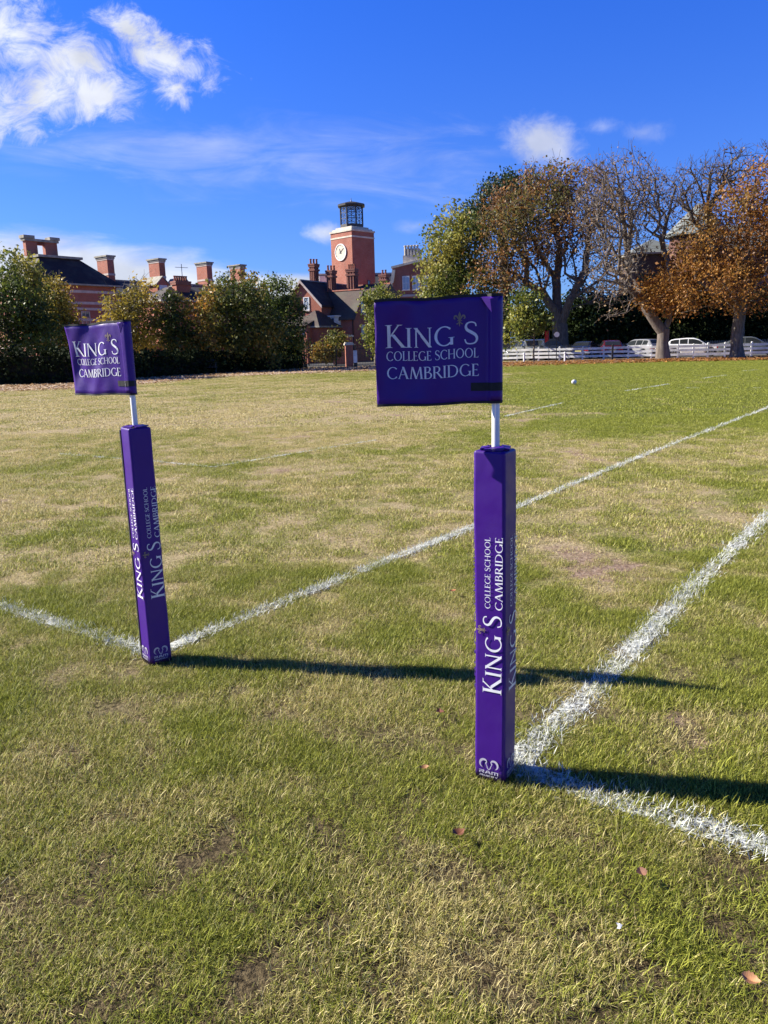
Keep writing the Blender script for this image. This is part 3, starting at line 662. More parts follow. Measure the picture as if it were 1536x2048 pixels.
def vinyl(name, c, rough=.42):
    m = bpy.data.materials.new(name); m.use_nodes = True; t = NT(m.node_tree); b = t.n['Principled BSDF']
    tcn = t.node('ShaderNodeTexCoord'); v = tcn.outputs['Object']
    nz = t.noise(v, 9, 5, .65)
    dirt = t.smooth(t.noise(v, 23, 6, .7), .56, .80, 0, .06)
    t.l.new(t.mix(dirt, t.mix(nz, c, tuple(x * .82 for x in c)), (.20, .17, .22)), b.inputs['Base Color'])
    t.l.new(t.smooth(t.noise(v, 14, 4), .3, .7, rough - .06, rough + .10), b.inputs['Roughness'])
    b.inputs['Specular IOR Level'].default_value = .35
    sz_ = t.node('ShaderNodeSeparateXYZ'); t.l.new(v, sz_.inputs[0])
    mud = t.m('MULTIPLY', t.smooth(t.m('ADD', sz_.outputs[2], t.m('MULTIPLY', t.noise(v, 34, 5, .7), .16)), .06, .17, 1.0, 0.0), t.smooth(t.noise(v, 60, 4, .7), .46, .62, 0, .55))
    lk = b.inputs['Base Color'].links[0].from_socket; t.l.new(t.mix(mud, lk, (.16, .12, .07)), b.inputs['Base Color'])
    bn = t.node('ShaderNodeBump'); bn.inputs['Strength'].default_value = .5; bn.inputs['Distance'].default_value = .006
    hh = t.m('ADD', t.noise(v, 7, 3, .5, .4), t.m('MULTIPLY', t.noise(v, 420, 2), .05))
    t.l.new(hh, bn.inputs['Height']); t.l.new(bn.outputs[0], b.inputs['Normal'])
    return m
M['purple'] = vinyl('purple_vinyl', (0.050, 0.007, 0.205))
M['print'] = pm('white_print', (.80, .80, .82), (.70, .70, .73), 30, .45)
M['gold_print'] = pm('gold_print', (.27, .20, .15), (.21, .16, .12), 30, .4)
M['silver_print'] = pm('silver_print', (.50, .48, .56), (.40, .38, .46), 30, .4)
M['strap'] = pm('black_webbing', (.008, .008, .009), (.014, .014, .015), 60, .75)
M['pole'] = pm('white_plastic_pole', (.80, .80, .78), (.72, .72, .70), 5, .35)

PAD_W, PAD_H = .106, 1.125
def flag_post(label, base, pad_rz, flag_dir, seed):
    rng = random.Random(seed)
    t_ = thing('corner_flag_post', label, 'corner flag', (base[0], base[1], 0), 0, 'padded corner flag posts on the pitch')
    # pole
    m_ = MB(); m_.lathe([(.0125, .0), (.0125, 1.592), (.009, 1.598)], n=20); m_.build('pole', M['pole'], t_, smooth=False).data.shade_smooth()
    # pad: soft square sleeve
    bm = bmesh.new(); bmesh.ops.create_cube(bm, size=1.0)
    for v in bm.verts: v.co = Vector((v.co.x * PAD_W, v.co.y * PAD_W, (v.co.z + .5) * PAD_H + .001))
    vert_e = [e for e in bm.edges if abs((e.verts[0].co - e.verts[1].co).z) > .5]
    bmesh.ops.bevel(bm, geom=vert_e, offset=.011, segments=4, affect='EDGES', profile=.5)
    top = [e for e in bm.edges if all(v.co.z > PAD_H - .01 for v in e.verts)]
    bmesh.ops.bevel(bm, geom=top, offset=.008, segments=3, affect='EDGES', profile=.5)
    side = [e for e in bm.edges if abs((e.verts[0].co - e.verts[1].co).z) > .5]
    bmesh.ops.subdivide_edges(bm, edges=side, cuts=24, use_grid_fill=False)
    ph = rng.uniform(0, 6)
    for v in bm.verts:
        z = v.co.z; k = 1 + .012 * math.sin(z * 9 + ph) + .008 * math.sin(z * 23 + ph * 2)
        if v.co.z > PAD_H - .004: v.co.z += .006 * math.sin(v.co.x * 45 + ph) * math.cos(v.co.y * 40)
        v.co.x = v.co.x * k + .002 * math.sin(z * 5 + ph); v.co.y *= k
    me = bpy.data.meshes.new('pad'); bm.to_mesh(me); bm.free(); me.shade_smooth()
    pad = link_mesh('pad', me, M['purple'], t_); pad.rotation_euler = (0, 0, pad_rz)
    md = pad.modifiers.new('wn', 'WEIGHTED_NORMAL'); md.keep_sharp = True
    # top flaps folded round the pole
    m_ = MB()
    for k in range(4):
        a = k * math.pi / 2 + .3; c, s_ = math.cos(a), math.sin(a)
        pts = [(.018, -.030, .004), (.046, -.034, .001), (.046, .030, .002), (.018, .026, .007)]
        m_.add([(x * c - y * s_, x * s_ + y * c, PAD_H + z + .006) for x, y, z in pts] + [(x * c - y * s_, x * s_ + y * c, PAD_H + z + .001) for x, y, z in pts],
               [(0, 1, 2, 3), (7, 6, 5, 4), (0, 4, 5, 1), (1, 5, 6, 2), (2, 6, 7, 3), (3, 7, 4, 0)])
    fl = m_.build('top_flap', M['purple'], pad)
    # black closing seam down the edge that the two far faces share
    sy = -1 if seed == 1 else 1; ya, yb = sorted((sy * (PAD_W / 2 - .012), sy * (PAD_W / 2 + .0035))); m_ = MB(); m_.box(-PAD_W / 2 - .0035, -PAD_W / 2 + .007, ya, yb, .01, PAD_H - .012); m_.build('closing_seam', M['strap'], pad)
    for k in range(4):
        a = k * math.pi / 2; c, s_ = math.cos(a), math.sin(a)
        def face(x, y, off, c=c, s_=s_):
            X, Y = x, -PAD_W / 2 * 1.02 - off - .0012; return (X * c - Y * s_, X * s_ + Y * c, y)
        # name block turned to read upwards: block x -> up, block y -> to the left
        wd = .165
        def turn(polys, z0, x0): return [[(x0 - b, z0 + a) for a, b in p] for p in polys]
        u = .062
        z0 = .325
        for row in (text("KING", 0, 0, u * .90, .205, caps={0: 1.16}), text("S", .232, 0, u * 1.02, .040), text("COLLEGE SCHOOL", .292, u * .62, u * .30, .237), text("CAMBRIDGE", .290, -.003, u * .40, .242)):
            decal('lettering', turn(row, z0, .0435), face, M['print'], pad)
        decal('fleur_de_lis', turn(fleur(.218, u * 1.13, .0175), z0, .0435), face, M['gold_print'], pad)
        decal('logo', ram_logo(0, .024, .071), face, M['silver_print'], pad)
    # flag: a flat pocket with a sleeve round the pole
    d = Vector((math.cos(flag_dir), math.sin(flag_dir), 0)); nrm = Vector((d.y, -d.x, 0)) * -1
    if nrm.y > 0: nrm = -nrm
    FL, Z0, Z1 = .368, 1.272, 1.597; ph = rng.uniform(0, 6)
    def prof(u):      # half thickness of the pocket at distance u from the pole
        if u < .0: return math.sqrt(max(0, .021 ** 2 - u * u))
        return .0040 + .017 * math.exp(-(max(0, u - .016) / .007) ** 2) + (.0015 * math.sin(u * 60 + ph) if u > .06 else 0)
    def bend(u, v):
        g = min(1, max(0, (u - .05) / .2)); return g * (.0075 * math.sin(u * 14 + v * 3.5 + ph) + .0045 * math.sin(u * 29 - v * 6 + ph * 2) + .0025 * math.sin(u * 61 + v * 9)) + .010 * g * g * (v - .5)
    def pt(u, v, side, off=0.0):
        sag = -.010 * max(0, u / FL) ** 1.2 * (.4 + .6 * v) + .002 * math.sin(u * 26 + ph) * min(1, max(0, u * 8))
        p = d * u + nrm * (side * (prof(u) + off) + bend(u, v)); p.z = Z0 + (Z1 - Z0) * v + sag * 1.0
        return p
    us = [-.021 * math.cos(a) for a in np.linspace(0, math.pi / 2, 7)][:-1] + list(np.linspace(0, .05, 16))[:-1] + list(np.linspace(.05, FL, 36))
    ring = [(u, 1) for u in us] + [(u, -1) for u in reversed(us[1:])]
    def loft(v0, v1, nv, off, ulim=None, capped=True):
        R_ = [r for r in ring if ulim is None or r[0] <= ulim]
        if ulim is not None:   # open strap: wraps from the front round the pole to the back
            R_ = [(u, 1) for u in reversed(us) if u <= ulim] + [(u, -1) for u in us[1:] if u <= ulim]
        vs = []; n = len(R_)
        for j in range(nv + 1):
            v = v0 + (v1 - v0) * j / nv; vs += [tuple(pt(u, v, s_, off)) for u, s_ in R_]
        fs = [(j * n + i, j * n + (i + 1) % n, (j + 1) * n + (i + 1) % n, (j + 1) * n + i) for j in range(nv) for i in range(n if ulim is None else n - 1)]
        if capped and ulim is None:
            m = len(us)
            for j in (0, nv):
                for i in range(m - 1):
                    a, b = j * n + i, j * n + i + 1; c, e = j * n + (n - i) % n, j * n + n - i - 1
                    fs.append((a, b, e, c) if i else (a, b, e))
        mm = MB(); mm.add(vs, fs); return mm
    flg = loft(0.018, .982, 18, 0).build('flag', M['purple'], t_); flg.data.shade_smooth()
    flg.modifiers.new('wn', 'WEIGHTED_NORMAL')
    for v0, v1 in ((-.004, .020), (.979, 1.004)): loft(v0, v1, 1, .0012).build('binding', M['strap'], flg)
    loft(.115, .192, 1, .0016, ulim=.082, capped=False).build('strap', M['strap'], flg, fix=False)
    if seed == 1:
        m_ = MB(); q0 = pt(.020, .115, 1, .003); q1 = pt(.020, .192, 1, .003); q2 = pt(.0125, .192, 1, .003); q3 = pt(.0125, .115, 1, .003)
        m_.add([q0, q1, q2, q3], [(0, 1, 2, 3)]); m_.build('buckle', M['silver_print'], flg, fix=False)
    # pinched corner at the head of the sleeve
    m_ = MB()
    A, B, Cc, D_ = pt(.050, .978, 1, .001), pt(-.008, .978, 1, .002), pt(.016, .835, 1, .001), pt(.021, .955, 1, .011)
    m_.add([A, B, Cc, D_], [(0, 3, 1), (0, 2, 3), (3, 2, 1)]); m_.build('corner_fold', M['purple'], flg)
    # printing on the face towards the pitch corner; block x runs towards the pole
    Pw, Pf = logo_block(0, 0, .286)
    def ff(x, y, off): return pt(.338 - x, (.083 + y) / (Z1 - Z0), 1, off)
    for row in Pw: decal('lettering', row, ff, M['print'], flg, .0014)
    decal('fleur_de_lis', Pf, ff, M['gold_print'], flg, .0014)
    return t_
flag_post('nearer padded flag post, its purple flag in shade, beside the thick white line', (0.356, 2.435), rad(-30), rad(180), 2)
flag_post('farther padded flag post standing left, at the corner of two white lines', (-1.115, 3.545), rad(-52), rad(180 - 28), 1)
# ------------------------------------------------------------------ trees
def leaf_mat(name, cols, tl=.35, rough=.5):
    m = bpy.data.materials.new(name); m.use_nodes = True; t = NT(m.node_tree); t.n.clear()
    o = t.node('ShaderNodeOutputMaterial'); c = t.node('ShaderNodeAttribute', attribute_name='c').outputs['Fac']
    rp = t.node('ShaderNodeValToRGB'); t.l.new(c, rp.inputs[0]); e = rp.color_ramp.elements
    e[0].position = 0; e[0].color = (*cols[0], 1); e[1].position = 1; e[1].color = (*cols[-1], 1)
    for i, cc in enumerate(cols[1:-1]): x = e.new((i + 1) / (len(cols) - 1)); x.color = (*cc, 1)
    df = t.node('ShaderNodeBsdfPrincipled'); t.l.new(rp.outputs[0], df.inputs['Base Color']); df.inputs['Roughness'].default_value = rough; df.inputs['Specular IOR Level'].default_value = .3 if rough < .6 else .08
    tr = t.node('ShaderNodeBsdfTranslucent'); t.l.new(rp.outputs[0], tr.inputs['Color'])
    ms = t.node('ShaderNodeMixShader'); ms.inputs[0].default_value = tl; t.l.new(df.outputs[0], ms.inputs[1]); t.l.new(tr.outputs[0], ms.inputs[2]); t.l.new(ms.outputs[0], o.inputs[0])
    return m
LF = dict(
    orange=leaf_mat('orange_leaf', [(.10, .040, .016), (.21, .085, .020), (.33, .140, .030), (.42, .22, .05), (.19, .12, .03)]),
    brown=leaf_mat('brown_leaf', [(.12, .060, .028), (.22, .10, .035), (.34, .16, .05), (.20, .15, .045), (.13, .13, .035)]),
    green=leaf_mat('green_leaf', [(.04, .065, .014), (.085, .12, .022), (.14, .17, .032), (.22, .23, .045), (.34, .30, .06)]),
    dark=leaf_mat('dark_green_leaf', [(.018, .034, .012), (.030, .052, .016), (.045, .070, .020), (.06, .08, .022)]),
    pine=leaf_mat('pine_needles', [(.022, .045, .020), (.035, .065, .024), (.055, .085, .030), (.085, .10, .04)], .15),
    gold=leaf_mat('golden_leaf', [(.13, .12, .025), (.25, .20, .03), (.38, .29, .045), (.50, .37, .06), (.42, .25, .05)]),
    mixed=leaf_mat('turning_leaf', [(.05, .075, .016), (.11, .125, .025), (.20, .18, .035), (.33, .21, .04), (.42, .18, .03)]),
    lime=leaf_mat('lime_leaf', [(.07, .10, .02), (.15, .18, .03), (.26, .26, .045), (.34, .31, .055), (.40, .33, .07)]),
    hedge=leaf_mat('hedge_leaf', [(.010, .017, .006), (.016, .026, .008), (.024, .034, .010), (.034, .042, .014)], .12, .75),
    sparse=leaf_mat('withered_leaf', [(.14, .085, .05), (.22, .13, .065), (.30, .19, .09), (.18, .14, .08)]),
)
def cloud_points(rng, blobs, n, shell=.35, min_z=.4):
    """points in a union of ellipsoids; blob = (centre, radii, weight)"""
    w_ = np.array([b[2] * np.prod(b[1]) ** (2 / 3) for b in blobs]); k = rng.choice(len(blobs), n, p=w_ / w_.sum())
    u = rng.normal(size=(n, 3)); u /= np.linalg.norm(u, axis=1)[:, None]; r = rng.random(n) ** shell
    c = np.array([b[0] for b in blobs])[k]; R_ = np.array([b[1] for b in blobs])[k]
    p = c + u * r[:, None] * R_; p[:, 2] = np.maximum(p[:, 2], min_z + .3 * rng.random(n)); return p
def skeleton(rng, limbs, pts, bf=.42):
    """limbs: polylines (first starts at the ground). returns node arrays pos, parent"""
    pos, par, plen = [], [], []
    for L in limbs:
        L = [np.array(p, float) for p in L]
        if not pos: prev = -1; start = 0
        else:
            prev = int(np.argmin([np.linalg.norm(p - L[0]) for p in pos])); start = 1 if np.linalg.norm(pos[prev] - L[0]) < .05 else 0
        seq = [L[0]]
        for a, b in zip(L[:-1], L[1:]):
            n = max(1, int(np.linalg.norm(b - a) / .55))
            for i in range(1, n + 1): seq.append(a + (b - a) * i / n + (rng.normal(0, .035, 3) if i < n else 0))
        for p in seq[start:]:
            pos.append(p); par.append(prev); plen.append(0 if prev < 0 else plen[prev] + np.linalg.norm(p - pos[prev])); prev = len(pos) - 1
    nl = len(pos); N = len(pts); pts = np.asarray(pts)
    P0 = np.array(pos); pl0 = np.array(plen)
    skip = max(2, int(.25 * len(limbs[0])))
    D = np.linalg.norm(pts[:, None] - P0[None], axis=2) + bf * pl0[None] + np.where(P0[None, :, 2] < .28 * P0[:, 2].max(), 3.0, 0)
    bp = D.argmin(1); bc = D.min(1); done = np.zeros(N, bool)
    for _ in range(N):
        i = int(np.argmin(np.where(done, 1e9, bc))); done[i] = True; p = bp[i]
        a, b = pos[p], pts[i]; ln = np.linalg.norm(b - a); nseg = min(5, max(1, int(ln / .7))); prev = p
        for s_ in range(1, nseg + 1):
            q = a + (b - a) * s_ / nseg
            if s_ < nseg: q = q + rng.normal(0, .06 * min(1, ln), 3) + np.array([0, 0, .10 * ln * math.sin(math.pi * s_ / nseg)])
            pos.append(q); par.append(prev); plen.append(plen[prev] + np.linalg.norm(q - pos[prev])); prev = len(pos) - 1
        c_ = np.linalg.norm(pts - b, axis=1) + bf * plen[prev]; up = (c_ < bc) & ~done; bc = np.where(up, c_, bc); bp = np.where(up, prev, bp)
    return np.array(pos), np.array(par), nl
def tubes(pos, par, rad_, thick=.035):
    """frustums for every edge: 7 sides when thick, 3 when thin"""
    V, Q = [], []; base = 0
    e = np.where(par >= 0)[0]; pr = rad_[par[e]]; cr = rad_[e]
    a, b = pos[par[e]], pos[e]; d = b - a; ln = np.linalg.norm(d, axis=1)[:, None]; d = d / np.maximum(ln, 1e-6)
    b = b + d * np.minimum(cr[:, None] * .5, ln * .3); pr = np.minimum(pr, cr * 1.35 + .004)
    ref = np.where(np.abs(d[:, 2:3]) < .9, np.array([[0, 0, 1.]]), np.array([[1., 0, 0]])); u = np.cross(d, ref); u /= np.linalg.norm(u, axis=1)[:, None]; v = np.cross(d, u)
    for n, sel in ((9, pr > thick), (3, pr <= thick)):
        if not sel.any(): continue
        k = np.arange(n) * 2 * math.pi / n; cs = np.cos(k)[None, :, None]; sn = np.sin(k)[None, :, None]
        off = u[sel][:, None] * cs + v[sel][:, None] * sn
        lo = a[sel][:, None] + off * pr[sel][:, None, None]; hi = b[sel][:, None] + off * cr[sel][:, None, None]
        m = sel.sum(); VV = np.concatenate([lo, hi], 1); V.append(VV.reshape(-1, 3))
        i = np.arange(n); f = np.stack([i, (i + 1) % n, n + (i + 1) % n, n + i], -1)
        Q.append((np.arange(m)[:, None, None] * 2 * n + f[None]).reshape(-1, 4) + base); base += m * 2 * n
    return np.concatenate(V), np.concatenate(Q)
def leaves(rng, ctr, per, spread, size, flat=.0):
    n = len(ctr) * per; c = np.repeat(ctr, per, 0) + rng.normal(0, 1, (n, 3)) * np.array([spread, spread, spread * .75])
    c[:, 2] = np.maximum(c[:, 2], .05)
    s_ = size * rng.uniform(.55, 1.25, n)
    nn = rng.normal(size=(n, 3)); nn[:, 2] = np.abs(nn[:, 2]) + flat; nn /= np.linalg.norm(nn, axis=1)[:, None]
    a = np.cross(nn, rng.normal(size=(n, 3))); a /= np.linalg.norm(a, axis=1)[:, None]; b = np.cross(nn, a)
    V = np.stack([c + a * s_[:, None] * .62, c + b * s_[:, None] * .36 + nn * s_[:, None] * .10, c - a * s_[:, None] * .55, c - b * s_[:, None] * .36 + nn * s_[:, None] * .10], 1)
    Q = np.arange(n * 4).reshape(n, 4); return V.reshape(-1, 3), Q, c
def leaf_object(name, mat, rng, ctr, per, spread, size, parent, clump=.5, grad=None, flat=0.):
    if len(ctr) == 0 or per == 0: return None
    V, Q, c = leaves(rng, ctr, per, spread, size, flat)
    f = fbm(c[:, 0] * clump + c[:, 1] * .31 + 7, c[:, 2] * clump + c[:, 1] * .23, 3)
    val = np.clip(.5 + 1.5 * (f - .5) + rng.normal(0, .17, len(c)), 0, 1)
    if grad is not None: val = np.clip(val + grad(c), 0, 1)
    me = np_mesh(name, V, Q, attrs={'c': (np.repeat(val, 4), 'POINT')}); return link_mesh(name, me, mat, parent)
def wblobs(bl, D):
    o = []
    for px, py, rx, ry, dy, ryd, w_ in bl:
        o.append((at(px, py, D + dy), np.array([rx * D / F_PX, ryd, ry * D / F_PX]), w_))
    return o
def tree(name, label, cat, D, base_px, trunk_r, limbs_px, blobs_px, n_pts, mat, per, spread, size, bark='bark', group=None, seed=0, bf=.42, tip=.010,
         extra=None, twigs=0, grad=None, clump=.5, shell=.35, thin=None, flat=0., twig_len=.7, minz=.4):
    rng = np.random.default_rng(seed)
    b0 = at(base_px[0], base_px[1], D); b0[2] = 0
    limbs = []
    for L in limbs_px: limbs.append([at(p[0], p[1], D + (p[2] if len(p) > 2 else 0)) for p in L])
    limbs[0][0] = b0
    pts = cloud_points(rng, wblobs(blobs_px, D), n_pts, shell, minz)
    pos, par, nl = skeleton(rng, limbs, pts, bf)
    kids = np.zeros(len(pos), int)
    for i in range(len(pos) - 1, -1, -1):
        if par[i] >= 0: kids[par[i]] += 1
    tips = np.where(kids == 0)[0]
    if twigs:
        np_, pp_ = [pos], [par]; n0 = len(pos)
        for src in np.concatenate([tips, np.where((kids == 1) & (np.arange(len(pos)) > nl))[0][::2]]):
            dr = pos[src] - pos[par[src]]; dr = dr / (np.linalg.norm(dr) + 1e-6)
            for _ in range(twigs):
                d1 = dr * .7 + rng.normal(0, .55, 3) + np.array([0, 0, .25]); d1 /= np.linalg.norm(d1); l_ = twig_len * rng.uniform(.4, 1.1)
                m1 = pos[src] + d1 * l_ * .5; d2 = d1 + rng.normal(0, .35, 3) + np.array([0, 0, .2]); d2 /= np.linalg.norm(d2)
                np_.append(np.stack([m1, m1 + d2 * l_ * .5])); pp_.append(np.array([src, n0])); n0 += 2
        pos = np.concatenate(np_); par = np.concatenate(pp_)
    cnt = np.zeros(len(pos)); hasch = np.zeros(len(pos), bool); hasch[par[par >= 0]] = True; cnt[~hasch] = 1
    order = np.arange(len(pos))[::-1]
    for i in order:
        if par[i] >= 0: cnt[par[i]] += cnt[i]
    p_ = math.log(trunk_r / tip) / math.log(max(3, cnt[0])); rr_ = tip * np.maximum(cnt, 1) ** p_
    # limbs keep some girth; root flare
    rr_[:nl] = np.maximum(rr_[:nl], trunk_r * .16)
    zz = pos[:, 2]; fl = (np.arange(len(pos)) < nl) & (zz < .8); rr_ = np.where(fl, rr_ * (1 + .55 * (1 - zz / .8) ** 2), rr_)
    T = thing(name, label, cat, tuple(b0), 0, group)
    V, Q = tubes(pos, par, rr_); V = V - b0
    link_mesh('trunk', np_mesh('trunk', V, Q, smooth=True), M[bark], T)
    lc = np.concatenate([pos[nl:][(kids[nl:len(kids)] == 0).nonzero()[0]] if not twigs else pts, pts])[:]
    lc = pts
    if thin is not None: lc = lc[rng.random(len(lc)) < thin(lc)]
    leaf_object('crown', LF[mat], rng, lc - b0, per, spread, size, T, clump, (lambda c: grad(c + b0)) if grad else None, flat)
    for (emat, eblobs, en, eper, esp, esz) in (extra or []):
        ep = cloud_points(rng, wblobs(eblobs, D), en, .45, minz); leaf_object('crown', LF[emat], rng, ep - b0, eper, esp, esz, T, clump)
    return T
def ellip_z(lo, hi):
    return lambda c: np.clip((c[:, 2] - lo) / (hi - lo), 0, 1)
# --- the big trees behind the white fence
tree('chestnut_tree', 'large thinning brown chestnut with many stems beside the round signpost', 'tree', 74, (1122, 708), .72,
     [[(1122, 708), (1122, 690), (1120, 655), (1116, 630)], [(1116, 630), (1085, 585), (1060, 570), (1030, 545)], [(1116, 630), (1112, 560, 1), (1120, 500, 1), (1105, 430, 1)], [(1120, 655), (1140, 600, -1), (1170, 540, -1), (1180, 450, -1)],
      [(1140, 600, -1), (1200, 560, -2), (1235, 500, -2)], [(1112, 560, 1), (1075, 500, 2), (1045, 430, 2)]],
     [(1090, 440, 110, 95, 0, 4.5, 1.2), (1015, 470, 75, 80, 0, 3.5, 1.0), (1000, 560, 60, 55, -1, 3, .7), (1170, 420, 70, 80, 0, 4, 1.0), (1120, 370, 85, 45, 0, 4, .9), (1190, 540, 60, 70, -1, 3.5, .6), (1060, 560, 50, 40, -1.5, 3, .5), (1230, 470, 50, 70, -1, 3, .4)],
     1150, 'brown', 17, .54, .25, 'bark', 'trees behind the white fence', 11, .40, .013, twigs=2, clump=.35, twig_len=1.2,
     thin=lambda c: np.where(c[:, 0] > 17.9, .35, .95))
tree('chestnut_tree', 'half bare chestnut with a forked pale trunk standing right at the fence', 'tree', 58.4, (1326, 717), .42,
     [[(1326, 717), (1325, 690), (1327, 664)], [(1327, 664), (1305, 635), (1287, 600), (1265, 560, 1), (1256, 520, 1), (1247, 440, 1), (1238, 370, 1), (1230, 330, 1)], [(1327, 664), (1338, 640), (1341, 605), (1345, 560)],
      [(1265, 560, 1), (1225, 495, 2), (1190, 445, 2), (1170, 410, 2)], [(1256, 520, 1), (1262, 440, 0), (1290, 390, 0)], [(1287, 600), (1235, 565, -1), (1205, 560, -1)], [(1247, 440, 1), (1222, 380, 2), (1205, 340, 2)], [(1345, 560), (1325, 480, 1), (1340, 420, 1), (1350, 380, 1)]],
     [(1240, 388, 82, 70, 0, 3.4, 1.3), (1290, 430, 40, 90, 0, 3, .7), (1200, 420, 50, 80, 0, 3, .8), (1225, 530, 60, 60, -1, 2.5, .7), (1340, 420, 30, 70, 1, 2, .5), (1230, 600, 45, 40, -2, 2, .35)],
     700, 'sparse', 4, .40, .17, 'twig', 'trees behind the white fence', 12, .36, .010, twigs=4, twig_len=1.15,
     extra=[('orange', [(1330, 590, 48, 42, -1, 2.2, 1), (1370, 550, 45, 55, 0, 2.4, 1), (1300, 585, 32, 35, -1, 2, .6)], 320, 11, .32, .23)])
tree('chestnut_tree', 'dense orange chestnut on a single thick trunk at the right side', 'tree', 55.8, (1474, 714), .40,
     [[(1474, 714), (1473, 680), (1478, 640), (1482, 600)], [(1482, 600), (1450, 590, -1), (1420, 580, -1), (1390, 560, -1)], [(1482, 600), (1490, 520), (1500, 430), (1510, 360)], [(1482, 600), (1530, 540, 1), (1560, 480, 1)], [(1490, 520), (1440, 480, 1), (1415, 420, 1), (1418, 370, 1)], [(1500, 430), (1470, 390), (1450, 350)]],
     [(1480, 470, 90, 90, 0, 4, 1.2), (1420, 560, 80, 60, -1, 3.5, 1.0), (1510, 385, 50, 60, 0, 3, .55), (1540, 500, 70, 120, 0, 4, .9), (1390, 500, 45, 50, 0, 3, .5), (1500, 580, 90, 45, -1, 4, .9), (1560, 400, 60, 80, 0, 4, .5), (1360, 590, 40, 40, -1, 2.5, .4)],
     700, 'orange', 34, .38, .17, 'bark', 'trees behind the white fence', 13, .42, .012, clump=.45, twigs=0)
tree('chestnut_tree', 'bare twiggy tree top rising behind the orange chestnut', 'tree', 61, (1478, 710), .30,
     [[(1478, 710), (1480, 650), (1474, 590), (1440, 530), (1424, 480), (1416, 420), (1422, 345)], [(1424, 480), (1385, 440), (1370, 390)], [(1416, 420), (1395, 365), (1380, 335)], [(1416, 420), (1450, 360), (1465, 320)]],
     [(1410, 370, 52, 52, 0, 2.5, 1), (1450, 356, 45, 48, 0, 2.5, .8), (1375, 410, 35, 50, 0, 2, .6), (1500, 330, 40, 40, 0, 2.5, .5)],
     330, 'sparse', 2, .3, .18, 'bark_dark', 'trees behind the white fence', 14, .36, .011, twigs=3, twig_len=1.0)
tree('pine_tree', 'dark green pine with a flat top behind the brown chestnut', 'tree', 82, (1010, 700), .5,
     [[(1010, 700), (1012, 600), (1005, 480), (1000, 400)], [(1005, 480), (970, 430), (950, 400)], [(1005, 480), (1040, 410), (1055, 370)]],
     [(975, 400, 42, 28, 0, 2.5, 1), (1025, 372, 50, 26, 0, 2.5, 1), (960, 440, 30, 30, 0, 2.2, .7), (1000, 430, 60, 30, 0, 3, .8), (1060, 400, 30, 30, 0, 2, .5)],
     330, 'pine', 26, .42, .26, 'bark_dark', None, 15, .4, .012, clump=.6)
tree('lime_tree', 'tall green tree with yellowing leaves between the tower and the pine', 'tree', 77, (930, 706), .45,
     [[(930, 706), (928, 640), (925, 560), (915, 490), (905, 450)], [(928, 640), (895, 570), (875, 530)], [(925, 560), (950, 500), (955, 460)]],
     [(905, 475, 48, 60, 0, 3, 1), (880, 545, 45, 65, 0, 3, 1), (935, 500, 45, 70, 0, 3, 1), (870, 620, 40, 60, 0, 3, .8), (940, 600, 60, 80, 0, 3.5, 1), (1000, 640, 50, 50, 0, 3, .6)],
     650, 'green', 22, .46, .29, 'bark_dark', None, 16, .42, .012, clump=.45, grad=lambda c: .12 * np.ones(len(c)))
tree('young_tree', 'slender leaning sapling with yellow green leaves beside the nearer flag', 'tree', 63.5, (1068, 705), .07,
     [[(1068, 705), (1067, 660), (1066, 625), (1060, 590)]],
     [(1050, 610, 34, 28, 0, 1.4, 1), (1075, 640, 30, 22, -.5, 1.2, .7), (1040, 650, 25, 25, 0, 1.2, .6), (1020, 680, 25, 18, 0, 1, .4)],
     170, 'lime', 16, .34, .24, 'bark', None, 17, .4, .009, clump=.6, grad=lambda c: -.15 * np.ones(len(c)))
# evergreens behind the parked cars
for i, (px, py, rx, ry, D, lab, mt_) in enumerate([
        (1170, 630, 60, 50, 80, 'olive green shrub behind the red and dark parked cars', 'dark'), (1250, 640, 62, 48, 80, 'mid green evergreen behind the pale estate car', 'dark'), (1300, 615, 60, 60, 81, 'dark evergreen behind the forked pale trunk', 'dark'),
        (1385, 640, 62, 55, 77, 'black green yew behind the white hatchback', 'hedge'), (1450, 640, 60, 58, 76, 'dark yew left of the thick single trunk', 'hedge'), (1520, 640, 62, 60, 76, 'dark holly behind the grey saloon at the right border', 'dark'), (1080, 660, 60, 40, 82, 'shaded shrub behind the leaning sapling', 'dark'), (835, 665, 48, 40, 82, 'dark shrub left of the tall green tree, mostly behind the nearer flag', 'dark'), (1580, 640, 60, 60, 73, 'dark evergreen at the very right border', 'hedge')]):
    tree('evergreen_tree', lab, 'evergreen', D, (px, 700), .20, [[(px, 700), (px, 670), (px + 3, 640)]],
         [(px, py, rx, ry, 0, 2.4, 1), (px - 8, py + 45, rx * .9, 32, 0, 2.2, .7), (px + 12, py - 10, rx * .8, ry * .8, .5, 2, .6)], 300, mt_, 26, .46, .32, 'bark_dark', None, 40 + i, .45, .012, clump=.5, grad=(lambda c: .1 + 0 * c[:, 0]) if mt_ == 'green' else None)
